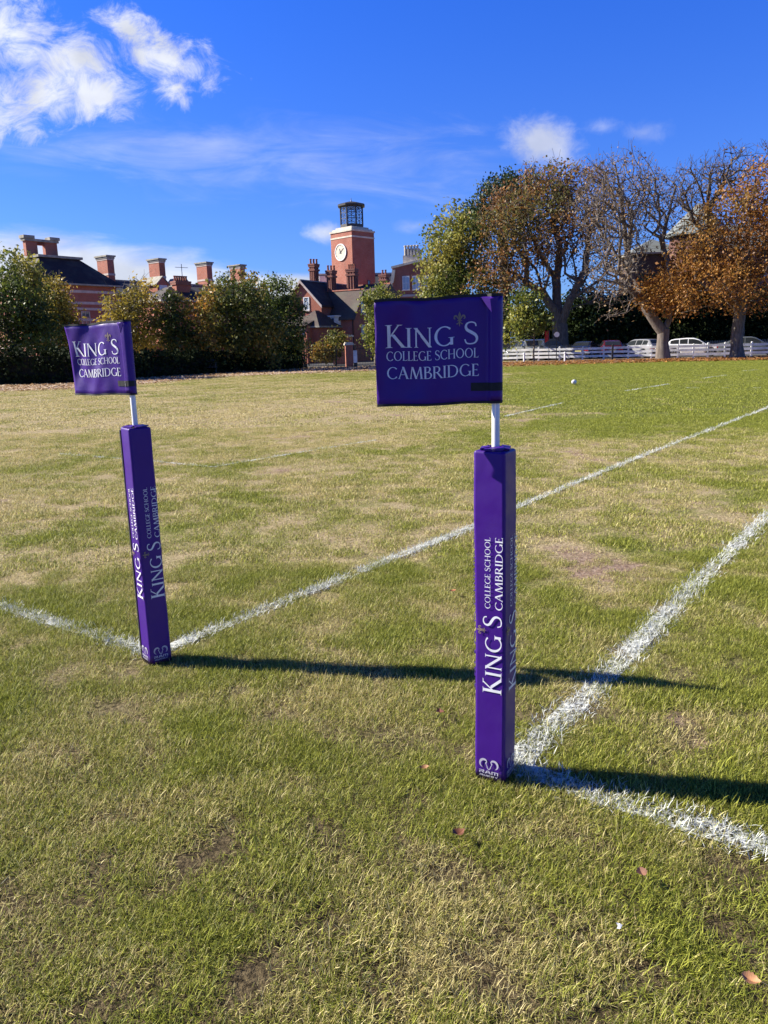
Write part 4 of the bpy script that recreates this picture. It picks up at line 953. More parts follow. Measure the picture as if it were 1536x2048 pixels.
# --- trees on the left, behind the hedge
tree('maple_tree', 'dark green tree with yellow tips at the left border', 'tree', 47, (30, 760), .28,
     [[(30, 760), (32, 690), (35, 620), (30, 560)], [(32, 690), (0, 620), (-20, 560)], [(35, 620), (65, 570), (70, 540)]],
     [(22, 560, 52, 56, 0, 2.4, 1), (52, 600, 48, 70, 0, 2.4, 1), (0, 650, 80, 60, 0, 2.4, 1), (72, 675, 56, 45, 0, 2.2, 1), (-60, 600, 70, 80, 0, 2.4, .8)],
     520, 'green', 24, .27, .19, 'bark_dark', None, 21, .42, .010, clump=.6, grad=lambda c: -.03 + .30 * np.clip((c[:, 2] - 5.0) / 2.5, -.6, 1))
tree('maple_tree', 'olive and bronze tree with feathery top shoots in front of the brick hall', 'tree', 51, (125, 758), .16,
     [[(125, 758), (122, 690), (115, 640), (104, 580), (98, 548)], [(115, 640), (135, 595), (142, 572)], [(122, 690), (160, 640)], [(104, 580), (88, 560)]],
     [(105, 590, 25, 40, 0, 1.4, .8), (128, 630, 26, 34, 0, 1.4, .9), (100, 650, 50, 45, 0, 1.8, 1), (148, 680, 30, 30, 0, 1.4, .6)],
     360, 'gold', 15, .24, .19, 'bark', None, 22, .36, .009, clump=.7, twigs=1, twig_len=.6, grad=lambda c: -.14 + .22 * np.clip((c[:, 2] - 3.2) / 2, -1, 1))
tree('maple_tree', 'golden yellow tree right behind the farther flag', 'tree', 55, (268, 752), .16,
     [[(268, 752), (266, 700), (262, 650), (255, 600), (262, 560)], [(262, 650), (290, 605), (300, 570)], [(266, 700), (225, 650), (205, 625)], [(290, 605), (300, 640)]],
     [(250, 610, 40, 38, 0, 1.8, 1), (285, 630, 42, 42, 0, 1.8, 1), (232, 655, 34, 32, 0, 1.6, .7), (300, 670, 40, 35, 0, 1.6, .9), (255, 680, 45, 30, 0, 1.6, .7), (275, 570, 25, 25, 0, 1.4, .25)],
     420, 'gold', 15, .26, .20, 'twig', None, 23, .36, .009, clump=.6, twigs=1, twig_len=.9, thin=lambda c: np.where(c[:, 2] > 6.1, .15, .95))
tree('young_tree', 'narrow leafy green tree left of the large orange tinged one', 'tree', 55, (350, 750), .10,
     [[(350, 750), (350, 690), (346, 640), (345, 595)]],
     [(346, 615, 20, 34, 0, .9, 1), (345, 660, 34, 36, 0, 1.3, 1), (365, 690, 36, 30, 0, 1.3, .9), (385, 650, 25, 45, .5, 1.2, .6)],
     260, 'mixed', 17, .25, .19, 'bark', None, 24, .42, .009, clump=.7, grad=lambda c: -.18 + 0 * c[:, 0])
tree('maple_tree', 'large round tree turning orange on its left side', 'tree', 56, (470, 748), .30,
     [[(470, 748), (470, 700), (468, 650), (465, 600), (468, 565)], [(468, 650), (430, 610), (415, 590)], [(468, 650), (510, 610), (520, 590)]],
     [(470, 590, 62, 45, 0, 2.6, 1), (430, 640, 48, 50, 0, 2.4, 1), (500, 640, 50, 55, 0, 2.4, 1), (465, 690, 75, 45, 0, 2.6, 1), (408, 700, 35, 35, 0, 2, .6), (540, 680, 40, 50, 0, 2.2, .8)],
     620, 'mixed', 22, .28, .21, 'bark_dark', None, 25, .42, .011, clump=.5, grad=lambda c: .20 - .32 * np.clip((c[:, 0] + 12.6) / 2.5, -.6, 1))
tree('willow_tree', 'grey green tree on the right shoulder of the large round one', 'tree', 60, (560, 742), .22,
     [[(560, 742), (560, 690), (558, 630), (555, 580)], [(558, 630), (580, 590)], [(558, 630), (535, 590)]],
     [(555, 590, 38, 38, 0, 2, 1), (575, 640, 36, 50, 0, 2, 1), (590, 690, 28, 35, 0, 1.8, .7), (540, 640, 35, 50, 0, 2, .8)],
     400, 'green', 19, .27, .19, 'bark_dark', None, 26, .42, .010, clump=.6, twigs=1, twig_len=.6, grad=lambda c: -.05 + 0 * c[:, 0])
tree('young_tree', 'yellow green tree partly hidden by the left edge of the nearer flag', 'tree', 64, (752, 730), .14,
     [[(752, 730), (752, 690), (755, 640), (757, 600)], [(755, 640), (735, 615)]],
     [(760, 605, 32, 34, 0, 1.5, 1), (758, 650, 32, 45, 0, 1.6, 1), (765, 690, 30, 35, 0, 1.5, .7), (790, 640, 30, 50, 0, 1.5, .8)],
     330, 'lime', 18, .28, .22, 'bark', None, 27, .42, .009, clump=.6)
tree('cherry_tree', 'small russet leaved shrub between the lodge and the lamp', 'shrub', 66, (672, 735), .06,
     [[(672, 735), (672, 700), (672, 680)]], [(672, 688, 24, 26, 0, 1.2, 1), (650, 705, 26, 22, 0, 1.2, .8)], 150, 'mixed', 18, .24, .18, 'bark_dark', None, 28, .45, .008, grad=lambda c: .05 + 0 * c[:, 0])

# --- hedges
def hedge(label, pts_px, top_px, depth, mat='hedge', seed=0, name='hedge', per_m=42, size=.20):
    """clipped hedge following ground points; leaf shell round a dark box core added to block light"""
    rng = np.random.default_rng(seed); A = [g2(*p) for p in pts_px]
    T = thing(name, label, name, (A[0][0], A[0][1], 0)); o = np.array([A[0][0], A[0][1], 0])
    C = []; mb = MB()
    for i, (a, b) in enumerate(zip(A[:-1], A[1:])):
        d = b - a; ln = np.linalg.norm(d); d /= ln; nrm = np.array([-d[1], d[0]])
        h0 = at(*pts_px[i], a[1])[2]; za = at(pts_px[i][0], top_px[i], a[1])[2]; zb = at(pts_px[i + 1][0], top_px[i + 1], b[1])[2]
        n = int(ln * per_m); t_ = rng.uniform(0, ln, n); zt = za + (zb - za) * t_ / ln; wob = fbm(t_ * .9 + i * 9, t_ * 0 + seed, 3)
        zt = zt * (.86 + .28 * wob)
        k = rng.random(n); dep = np.where(k < .55, rng.uniform(-.1, .35, n), rng.uniform(0, depth, n)); z = np.where(k < .55, rng.random(n) * zt, zt - np.abs(rng.normal(0, .12, n)))
        p = a[None] + d[None] * t_[:, None] + nrm[None] * dep[:, None]; C.append(np.concatenate([p, z[:, None]], 1))
        c0 = a + nrm * .45; c1 = b + nrm * .45; e0 = a + nrm * (depth - .3); e1 = b + nrm * (depth - .3)
        q = [(*c0, 0), (*c1, 0), (*e1, 0), (*e0, 0), (*c0, za * .86), (*c1, zb * .86), (*e1, zb * .86), (*e0, za * .86)]
        mb.add([tuple(np.array(v) - o) for v in q], [(0, 3, 2, 1), (4, 5, 6, 7), (0, 1, 5, 4), (1, 2, 6, 5), (2, 3, 7, 6), (3, 0, 4, 7)])
    mb.build('twigs', LF[mat] if False else M['hedge_core'], T)  # solid box for the twig mass, added to stop light passing through
    leaf_object('foliage', LF[mat], rng, np.concatenate(C) - o, 9, .22, size, T, .7)
    return T
M['hedge_core'] = pm('hedge_light_block', (.010, .012, .007), (.02, .018, .012), 5, 1.0)
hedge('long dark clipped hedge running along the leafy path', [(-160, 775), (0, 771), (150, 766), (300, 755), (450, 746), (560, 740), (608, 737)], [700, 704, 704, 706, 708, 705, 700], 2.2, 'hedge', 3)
hedge('low sunlit golden topped shrub beside the lamp post', [(552, 737), (604, 735.5)], [690, 690], 1.8, 'green', 4, 'shrub', 60, .18)

LF['litter'] = leaf_mat('litter_leaf', [(.16, .08, .035), (.34, .20, .09), (.55, .40, .24), (.66, .55, .38), (.40, .26, .12)], .1)
LF['rust'] = leaf_mat('rust_litter_leaf', [(.14, .06, .02), (.30, .14, .04), (.45, .22, .06), (.30, .18, .08)], .1)
litter('fallen_leaves', 'pale dry leaves strewn over the path along the hedge', [g2(a, b) for a, b in zip(px_l, (787, 782, 777, 766, 753, 746, 741))], [g2(a, b) for a, b in zip(px_l, (773, 769, 764, 752, 744, 735, 732))], 9000, LF['litter'], 31, .15, .13)
litter('rusty_leaves', 'rust coloured leaves lying below the white fence and the chestnuts', [g2(a, b) for a, b in zip(px_r, (731, 726.5, 722.5, 720.5, 718, 714))], [g2(a, b) + np.array([0, 3.]) for a, b in zip(px_r, (727, 723.5, 720, 718, 715.5, 711))], 6000, LF['rust'], 32, .5, .15)
# ------------------------------------------------------------------ buildings
def frame(name, label, px, py0, D, yaw, cat='building'):
    p = at(px, py0, D); return thing(name, label, cat, (p[0], p[1], 0), rad(yaw))
def loc(T, px, py, D):
    p = Vector(at(px, py, D)) - T.location; return Matrix.Rotation(-T.rotation_euler.z, 3, 'Z') @ p
def on_line(T, px, y):
    """local x on the line y = const of a building where the pixel column px meets it"""
    d = ray(px, 560); a = T.rotation_euler.z; ex = (math.cos(a), math.sin(a)); o = (T.location.x - math.sin(a) * y, T.location.y + math.cos(a) * y)
    return (o[1] * d[0] - o[0] * d[1]) / (ex[0] * d[1] - ex[1] * d[0])
def window(T, x, y, z, wd, hg, face='y', mull=(1, 2), frame_m='white', glass='glass', dep=.06, parent=None):
    """framed window lying on the plane face 'y' (front, -y side) or 'x' (end, -x side); 'X' is the +x end"""
    f = MB(); g = MB(); b = .09
    def bx(m, a0, a1, z0, z1, d0, d1):
        if face == 'y': m.box(x + a0, x + a1, y - d1, y - d0, z + z0, z + z1)
        elif face == 'x': m.box(x - d1, x - d0, y + a0, y + a1, z + z0, z + z1)
        else: m.box(x + d0, x + d1, y + a0, y + a1, z + z0, z + z1)
    h = wd / 2
    bx(f, -h, -h + b, 0, hg, .003, dep); bx(f, h - b, h, 0, hg, .003, dep); bx(f, -h + b, h - b, 0, b, .003, dep); bx(f, -h + b, h - b, hg - b, hg, .003, dep)
    for i in range(1, mull[0]): cx = -h + wd * i / mull[0]; bx(f, cx - .025, cx + .025, b, hg - b, .003, dep - .01)
    for j in range(1, mull[1]): cz = hg * j / mull[1]; bx(f, -h + b, h - b, cz - .025, cz + .025, .003, dep - .015)
    bx(g, -h + b, h - b, b, hg - b, .004, .022)
    s_ = MB(); bx(s_, -h - .08, h + .08, -.11, -.003, .003, dep + .06)
    w_ = f.build('window', M[frame_m], T); g.build('pane', M[glass], w_); s_.build('sill', M['stone_band'], w_); return w_
def chimney(T, x, y, z0, z1, lx, ly, style='band', name='chimney', pots=0, mat='brick', par=None):
    m = MB(); m.box(x - lx / 2, x + lx / 2, y - ly / 2, y + ly / 2, z0, z1 - .35)
    c = m.build(name, M[mat], par or T)
    k = MB()
    k.box(x - lx / 2 - .10, x + lx / 2 + .10, y - ly / 2 - .10, y + ly / 2 + .10, z1 - .35, z1 - .16); o2 = .20 if style == 'band' else .13; k.box(x - lx / 2 - o2, x + lx / 2 + o2, y - ly / 2 - o2, y + ly / 2 + o2, z1 - .16, z1)
    k.build('cap', M['cap' if style == 'band' else 'brick_dark'], c)
    if style == 'band':
        k = MB(); zb = z0 + (z1 - z0) * .38; k.box(x - lx / 2 - .04, x + lx / 2 + .04, y - ly / 2 - .04, y + ly / 2 + .04, zb, zb + .22); k.build('stone_band', M['stone_band'], c); k = MB()
        k.box(x - lx / 2 - .04, x + lx / 2 + .04, y - ly / 2 - .04, y + ly / 2 + .04, z1 - .52, z1 - .353); k.build('stone_band', M['stone_band'], c)
    if style == 'ornate':
        k = MB()
        for a in (-1, 1):
            for e in (-1, 0, 1):
                k.box(x + e * lx * .36 - .07, x + e * lx * .36 + .07, y + a * (ly / 2 + .003), y + a * (ly / 2 + .07), z0 + .5, z1 - .353)
                k.box(x + a * (lx / 2 + .003), x + a * (lx / 2 + .07), y + e * ly * .36 - .07, y + e * ly * .36 + .07, z0 + .5, z1 - .353)
        k.box(x - lx / 2 - .16, x + lx / 2 + .16, y - ly / 2 - .16, y + ly / 2 + .16, z0 - .2, z0 + .5); k.box(x - lx / 2 - .12, x + lx / 2 + .12, y - ly / 2 - .12, y + ly / 2 + .12, z1 - .75, z1 - .56)
        k.build('rib', M['brick_dark'], c)
    for i in range(pots):
        k = MB(); q = (i + .5) / pots - .5; k.lathe([(.13, z1 - .01), (.11, z1 + .12), (.10, z1 + .42), (.13, z1 + .44), (.13, z1 + .52), (.10, z1 + .52)], (x + q * lx, y + (q * ly if ly > lx * 1.2 else 0)), 8); k.build('chimney_pot', M['pot'], c)
    return c
def hip_roof(T, x0, x1, y0, y1, z0, z1, ins, ov=.35, mat='tile_dark', name='roof'):
    """hip roof; ins = (x inset, y inset) of the ridge platform"""
    m = MB(); a, b = ins
    vs = [(x0 - ov, y0 - ov, z0), (x1 + ov, y0 - ov, z0), (x1 + ov, y1 + ov, z0), (x0 - ov, y1 + ov, z0), (x0 + a, y0 + b, z1), (x1 - a, y0 + b, z1), (x1 - a, y1 - b, z1), (x0 + a, y1 - b, z1)]
    m.add(vs, [(0, 3, 2, 1), (0, 1, 5, 4), (1, 2, 6, 5), (2, 3, 7, 6), (3, 0, 4, 7), (4, 5, 6, 7)])
    r = m.build(name, M[mat], T)
    g = MB(); g.box(x0 - ov - .10, x1 + ov + .10, y0 - ov - .10, y1 + ov + .10, z0 - .16, z0 - .003); g.build('gutter', M['cap'], r)
    return r
def gable_roof(T, x0, x1, y0, y1, z0, z1, ov=.25, th=.16, mat='tile_brown', name='roof', hip_end=0.0):
    """ridge along y at the middle of x; slabs with thickness"""
    xm = (x0 + x1) / 2; s_ = (z1 - z0) / (xm - x0); m = MB(); dz = ov * s_
    prof = [(x0 - ov, z0 - dz), (xm, z1), (x1 + ov, z0 - dz), (x1 + ov, z0 - dz - th * 1.2), (xm, z1 - th * 1.2), (x0 - ov, z0 - dz - th * 1.2)]
    def P(p, y): return (p[0], y, p[1])
    n = 6; ya, yb = y0 - ov, y1 + ov
    m.add([P(p, ya) for p in prof] + [P(p, yb) for p in prof], [(0, 1, 4, 5), (1, 2, 3, 4), (n + 1, n, n + 5, n + 4), (n + 2, n + 1, n + 4, n + 3)] + [(i, (i + 1) % n, n + (i + 1) % n, n + i) for i in range(n)])
    r = m.build(name, M[mat], T)
    k = MB(); k.prism([(xm - .14, z1 - .06), (xm + .14, z1 - .06), (xm, z1 + .08)], 1, ya, yb); k.build('ridge_tile', M['pot'] if mat == 'tile_brown' else M['cap'], r)
    return r
def gable_wall(T, x0, x1, y0, y1, z0, z1, mat='brick'):
    xm = (x0 + x1) / 2; m = MB(); m.prism([(x0, 0), (x1, 0), (x1, z0), (xm, z1 - .2), (x0, z0)], 1, y0, y1); return m.build('wall', M[mat], T)

# --- clock tower
T = frame('clock_tower', 'square red brick tower with a white clock and a glazed lantern on top', 709, 600, 122, 45, 'tower')
HS = 2.28
zt = at(709, 462, 122)[2]
m = MB(); m.box(-HS, HS, -HS, HS, 0, zt - 1.05); wl = m.build('wall', M['brick_tower'], T)
m = MB(); m.box(-HS, HS, -HS, HS, zt - 1.05, zt - .32); m.build('wall', M['brick_tower'], T)
m = MB(); m.box(-HS - .06, HS + .06, -HS - .06, HS + .06, zt - 1.22, zt - 1.0); m.build('stone_band', M['stone'], T)
m = MB(); m.box(-HS - .12, HS + .12, -HS - .12, HS + .12, zt - .36, zt - .12); m.box(-HS + .15, HS - .15, -HS + .15, HS - .15, zt - .118, zt + .12); m.box(-HS + .55, HS - .55, -HS + .55, HS - .55, zt + .122, zt + .40); m.build('parapet', M['stone'], T)
# lantern: octagon of dark posts, glazing with crossed bars
zl, zh = zt + .41, at(709, 415, 122)[2]; LR = 1.74
L = MB(); L.lathe([(LR + .08, zl), (LR + .08, zl + .42), (LR, zl + .45)], n=8, a0=rad(22.5)); lt = L.build('lantern', M['lantern'], T)
po = MB(); xb = MB(); gl = MB()
for k in range(8):
    a0 = rad(22.5 + 45 * k); a1 = a0 + rad(45); p0 = Vector((math.cos(a0), math.sin(a0), 0)) * LR; p1 = Vector((math.cos(a1), math.sin(a1), 0)) * LR
    po.tube(p0 + Vector((0, 0, zl + .4)), p0 + Vector((0, 0, zh)), .11, n=6)
    hgt = (zh - zl - .45) / 3
    for j in range(3):
        b0 = zl + .45 + hgt * j; b1 = b0 + hgt
        po.tube(p0 + Vector((0, 0, b1 - .03)), p1 + Vector((0, 0, b1 - .03)), .055, n=4)
        xb.tube(p0 + Vector((0, 0, b0)), p1 + Vector((0, 0, b1)), .028, n=4); xb.tube(p1 + Vector((0, 0, b0)), p0 + Vector((0, 0, b1)), .028, n=4)
        pm_ = (p0 + p1) / 2; xb.tube(pm_ + Vector((0, 0, b0)), pm_ + Vector((0, 0, b1)), .028, n=4)
    gl.add([p0 * .985 + Vector((0, 0, zl + .46)), p1 * .985 + Vector((0, 0, zl + .46)), p1 * .985 + Vector((0, 0, zh - .02)), p0 * .985 + Vector((0, 0, zh - .02))], [(0, 1, 2, 3)])
po.build('lantern_post', M['lantern'], lt); xb.build('glazing_bar', M['lantern'], lt)
gm = bpy.data.materials.new('lantern_glass'); gm.use_nodes = True; gt = NT(gm.node_tree); gt.n.clear(); go_ = gt.node('ShaderNodeOutputMaterial')
g1 = gt.node('ShaderNodeBsdfTransparent'); g1.inputs[0].default_value = (.86, .90, .93, 1); g2_ = gt.node('ShaderNodeBsdfGlossy'); g2_.inputs['Roughness'].default_value = .05; g3 = gt.node('ShaderNodeMixShader'); g3.inputs[0].default_value = .22
gt.l.new(g1.outputs[0], g3.inputs[1]); gt.l.new(g2_.outputs[0], g3.inputs[2]); gt.l.new(g3.outputs[0], go_.inputs[0]); gl.build('glazing', gm, lt, fix=False)
rf = MB(); rf.lathe([(LR + .16, zh), (LR + .38, zh + .10), (LR + .40, zh + .30), (LR + .20, zh + .42), (.9, zh + .70), (.12, zh + .86), (.06, zh + 1.0), (.03, zh + 1.35)], n=8, a0=rad(22.5)); rf.build('lantern_roof', M['lantern'], lt)
# clock on the left (-x side) face
cz = at(688, 507, 122)[2]; cy = .12; R_ = 1.08
def disc(r0, r1, d0, d1, n=40):
    m = MB()
    vs = []; 
    for r, d in ((r0, d0), (r0, d1), (r1, d1), (r1, d0)):
        for k in range(n): a = 2 * math.pi * k / n; vs.append((-HS - d, cy + r * math.cos(a), cz + r * math.sin(a)))
    fs = [(j * n + k, j * n + (k + 1) % n, ((j + 1) % 4) * n + (k + 1) % n, ((j + 1) % 4) * n + k) for j in range(4) for k in range(n)]; m.add(vs, fs); return m
dial = disc(0.001, R_, .004, .10).build('clock_face', M['stone'], T); disc(R_, R_ + .13, .004, .16).build('clock_rim', M['white'], dial)
k = MB()
for h in range(12):
    a = math.pi / 2 - h * math.pi / 6; p = Vector((0, math.cos(a), math.sin(a))) * R_ * .84; q = Vector((0, math.cos(a), math.sin(a))) * R_ * .94
    o_ = Vector((-HS - .112, cy, cz)); k = MB(); k.tube(o_ + p, o_ + q, .022, n=4); k.build('hour_mark', M['cap'], dial)
k = MB(); o_ = Vector((-HS - .13, cy, cz))
# seen from the -x side, +y runs to the left: the hands mirror
for ang, ln, w_ in ((-25, .58, .055), (52, .86, .042)):
    a = rad(ang); dv = Vector((0, -math.sin(a), math.cos(a))); k.tube(o_ - dv * .22, o_ + dv * ln, w_, w_ * .5, n=4)
k.build('clock_hand', M['black'], dial)
wz = at(741, 568, 122)[2]; window(T, .9, -HS, wz - .5, .55, .95, 'y', (1, 1), 'lantern', 'glass')

# --- long brick hall on the left
Y0 = 52
H_ = frame('brick_hall', 'long brick school hall with a hipped roof, white stone bands and tall chimneys', 70, 640, 80, Y0)
L1_, DP = 9.6, 8.0
ze = at(70, 563, 80)[2]; zr = at(100, 509, 82)[2]
m = MB(); m.box(0, L1_, 0, DP, 0, ze - .17); m.build('wall', M['brick'], H_)
for zz in (ze - .75, ze - 1.9, ze - 2.5, ze - 3.6, ze - 4.3, ze - 5.6, ze - 6.2): m = MB(); m.box(-.05, L1_ + .05, -.05, DP + .05, zz - .13, zz + .13); m.build('stone_band', M['stone_band'], H_)
rf = hip_roof(H_, 0, L1_, 0, DP, ze, zr, (2.6, 2.4), .45, 'tile_dark')
m = MB(); m.box(2.3, L1_ - 2.3, 2.1, DP - 2.1, zr - .02, zr + .22); m.build('roof_platform', M['cap'], rf)
# arched twin stack
za = at(88, 466, 83)[2]; xa0, xa1, ya = on_line(H_, 57, DP / 2), on_line(H_, 119, DP / 2), DP / 2
m = MB(); w3 = (xa1 - xa0) * .36
m.box(xa0, xa0 + w3, ya - .26, ya + .26, zr + .2, za - .3); m.box(xa1 - w3 * 1.1, xa1, ya - .26, ya + .26, zr + .2, za - .3)
xs = np.linspace(xa0 + w3, xa1 - w3 * 1.1, 11); cx = (xs[0] + xs[-1]) / 2; hw = (xs[-1] - xs[0]) / 2; zsp = zr + .2 + (za - zr) * .52
poly = [(xs[0], za - .55)] + [(x, zsp + hw * 1.3 * math.sqrt(max(0, 1 - ((x - cx) / hw) ** 2))) for x in xs] + [(xs[-1], za - .55)]
m.prism(poly, 1, ya - .25, ya + .25)
st = m.build('arched_chimney', M['brick'], H_)
m = MB(); m.box(xa0 - .15, xa1 + .15, ya - .40, ya + .40, za - .549, za - .301); m.box(xa0 - .25, xa0 + w3 * .75, ya - .5, ya + .5, za - .298, za); m.box(xa1 - w3 * .7, xa1 + .25, ya - .5, ya + .5, za - .298, za); m.build('cap', M['cap'], st)
chimney(H_, -3.2, 5.5, ze, at(30, 492, 80)[2], 1.2, 1.0)
for x_, z_ in ((L1_ - 1.3, ze - 4.1), (L1_ - 1.3, ze - 1.75), (3.2, ze - 4.1), (5.6, ze - 4.1)): window(H_, x_, 0, z_, 1.0, 1.35 if z_ < ze - 3 else .7, 'y', (2, 2), 'stone_band', 'glass', .09)
# the lower range behind
ze2 = at(330, 592, 92)[2]; zr2 = at(232, 552, 88)[2]; X1 = L1_ + 26
m = MB(); m.box(L1_, X1, 1.0, 9.0, 0, ze2 - .17); m.build('wall', M['brick'], H_)
for zz in (ze2 - .6, ze2 - 2.0, ze2 - 3.4): m = MB(); m.box(L1_ + .06, X1 + .05, .95, 1.1, zz - .12, zz + .12); m.build('stone_band', M['stone_band'], H_)
m = MB(); m.prism([(.6, ze2), (5.0, zr2), (9.4, ze2), (9.4, ze2 - .16), (.6, ze2 - .16)], 0, L1_ + .46, X1); r2 = m.build('roof', M['slate'], H_)
m = MB(); m.box(L1_ + .46, X1, 4.85, 5.15, zr2 - .1, zr2 + .1); m.build('ridge_tile', M['cap'], r2)
for k, (px, pt_, pb, D) in enumerate(((214, 512, 552, 88.5), (316, 518, 556, 92.5), (410, 525, 560, 97), (476, 530, 562, 101))):
    x_ = on_line(H_, px, 5.0); yw = H_.location.y + x_ * math.sin(rad(Y0)) + 5 * math.cos(rad(Y0)); zt_ = at(px, pt_, yw)[2]; chimney(H_, x_, 5.0, zr2 - .9, zt_, .85, 2.0)
for px, D in ((325, 90), (370, 92)):
    x_ = on_line(H_, px, .95); zb = ze2 + .25
    m = MB(); m.prism([(x_ - .8, zb - .3), (x_ + .8, zb - .3), (x_ + .8, zb + 1.2), (x_, zb + 1.95), (x_ - .8, zb + 1.2)], 1, .95, 3.6); dm = m.build('dormer', M['brick'], H_)
    m = MB(); m.prism([(x_ - 1.0, zb + 1.03), (x_, zb + 1.97), (x_ + 1.0, zb + 1.03), (x_ + 1.0, zb + 1.16), (x_, zb + 2.10), (x_ - 1.0, zb + 1.16)], 1, .85, 3.7); m.build('dormer_roof', M['cap'], dm)
    window(H_, x_, .95, zb, 1.1, 1.05, 'y', (2, 1), 'white', 'glass_pale')
# small brick house with a row of pots, in front of the range
c_ = frame('brick_cottage', 'low brick outhouse with a wide stack of clay pots', 386, 640, 78, 45)
zc = at(386, 560, 78)[2]
m = MB(); m.box(-3, 3, .2, 5, 0, zc - 1.9); m.build('wall', M['brick'], c_)
hip_roof(c_, -3, 3, .2, 5, zc - 1.88, zc - .5, (2, 2.0), .3, 'tile_dark')
chimney(c_, 0, 1.7, zc - 1.85, zc, 1.5, .8, 'plain', pots=6)
# television aerial on the roof
a_ = frame('television_aerial', 'thin television aerial on the grey roof', 365, 560, 86, 45, 'aerial'); pz = at(365, 528, 86)[2]; pb = at(365, 588, 86)[2]
m = MB(); m.tube((0, 0, ze2 - .2), (0, 0, pz), .035, n=5); m.tube((-.75, 0, pz - .35), (.75, 0, pz - .35), .03, n=4)
for k in range(6): m.tube((-.7 + .28 * k, -.16, pz - .35), (-.7 + .28 * k, .16, pz - .35), .015, n=4)
tag(m.build('mast', M['black'], a_))

# --- Victorian lodge
G = frame('gabled_lodge', 'Victorian brick lodge with steep tiled gables and ornate chimneys', 606, 640, 85, -28)
# local: x along the gable front (to the right), y along the main ridge, away
zE, zA = 6.1, at(606, 560, 85)[2]; HW = 2.35
gable_wall(G, -HW, HW, 0, 12.5, zE, zA); rA = gable_roof(G, -HW, HW, 0, 12.5, zE, zA, .22, mat='tile_dark')
m = MB()
for sd in (-1, 1):
    s_ = (zA - zE) / HW
    for k in range(1): m.add([(sd * (HW + .22), -.30, zE - .22 * s_), (0, -.30, zA), (0, -.30, zA - .30), (sd * (HW + .22), -.30, zE - .22 * s_ - .30), (sd * (HW + .22), -.225, zE - .22 * s_), (0, -.225, zA), (0, -.225, zA - .30), (sd * (HW + .22), -.225, zE - .22 * s_ - .30)],
          [(0, 1, 2, 3), (7, 6, 5, 4), (0, 4, 5, 1), (1, 5, 6, 2), (2, 6, 7, 3), (3, 7, 4, 0)])
m.build('bargeboard', M['stone_band'], rA)
pw = loc(G, 620, 621, 85); window(G, .55, 0, at(620, 621, 85)[2], .72, 1.35, 'y', (2, 3), 'white', 'glass_pale')
m = MB(); m.box(-1.15, -.75, -.32, .003 - .006, 0, zE + .3); m.prism([(-1.3, zE + .303), (-.6, zE + .303), (-.8, zE + .9), (-1.1, zE + .9)], 1, -.34, -.005); m.build('buttress', M['brick_dark'], G)
# cross wing with its gable on the right
zE2, zA2 = at(693, 625, 84)[2] - .15, at(716, 578, 85)[2]; HB = 1.8; YB = 3.4; XR = 5.3
m = MB(); m.prism([(YB - HB, 0), (YB + HB, 0), (YB + HB, zE2), (YB, zA2 - .2), (YB - HB, zE2)], 0, HW + .003, XR); wB = m.build('wall', M['brick'], G)
s2 = (zA2 - zE2) / HB; ov = .3
prof = [(YB - HB - ov, zE2 - ov * s2), (YB, zA2), (YB + HB + ov, zE2 - ov * s2), (YB + HB + ov, zE2 - ov * s2 - .2), (YB, zA2 - .2), (YB - HB - ov, zE2 - ov * s2 - .2)]
m = MB(); n = 6; m.add([(.6, a, b) for a, b in prof] + [(XR + .28, a, b) for a, b in prof], [(0, 1, 4, 5), (1, 2, 3, 4), (n + 1, n, n + 5, n + 4), (n + 2, n + 1, n + 4, n + 3)] + [(i, (i + 1) % n, n + (i + 1) % n, n + i) for i in range(n)])
rB = m.build('roof', M['tile_brown'], G); m = MB(); m.prism([(YB - .13, zA2 - .05), (YB + .13, zA2 - .05), (YB, zA2 + .08)], 0, .6, XR + .28); m.build('ridge_tile', M['pot'], rB)
window(G, XR, YB + .1, zE2 + .05, .8, 1.3, 'X', (2, 2), 'white', 'glass_pale'); window(G, XR, YB + .1, zE2 - 2.6, .9, 1.5, 'X', (2, 2), 'white', 'glass')
window(G, 4.6, YB - HB, 1.5, 1.0, 1.3, 'y', (2, 2), 'white', 'glass')
m = MB(); m.tube((XR - .12, YB - HB - .08, .2), (XR - .12, YB - HB - .08, zE2 - .5), .06, n=6); m.build('drainpipe', M['black'], G)
# longer range to the right, behind
zl0, zl1 = at(770, 600, 92)[2], at(765, 569, 92)[2]
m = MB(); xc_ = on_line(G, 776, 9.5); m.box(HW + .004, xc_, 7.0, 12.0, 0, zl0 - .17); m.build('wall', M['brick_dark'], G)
m = MB(); m.prism([(6.6, zl0), (9.5, zl1), (12.4, zl0), (12.4, zl0 - .16), (6.6, zl0 - .16)], 0, 1.2, xc_ + .3); rC = m.build('roof', M['tile_brown'], G)
m = MB(); m.prism([(9.36, zl1 - .05), (9.64, zl1 - .05), (9.5, zl1 + .09)], 0, 1.2, xc_ + .3); m.build('ridge_tile', M['pot'], rC)
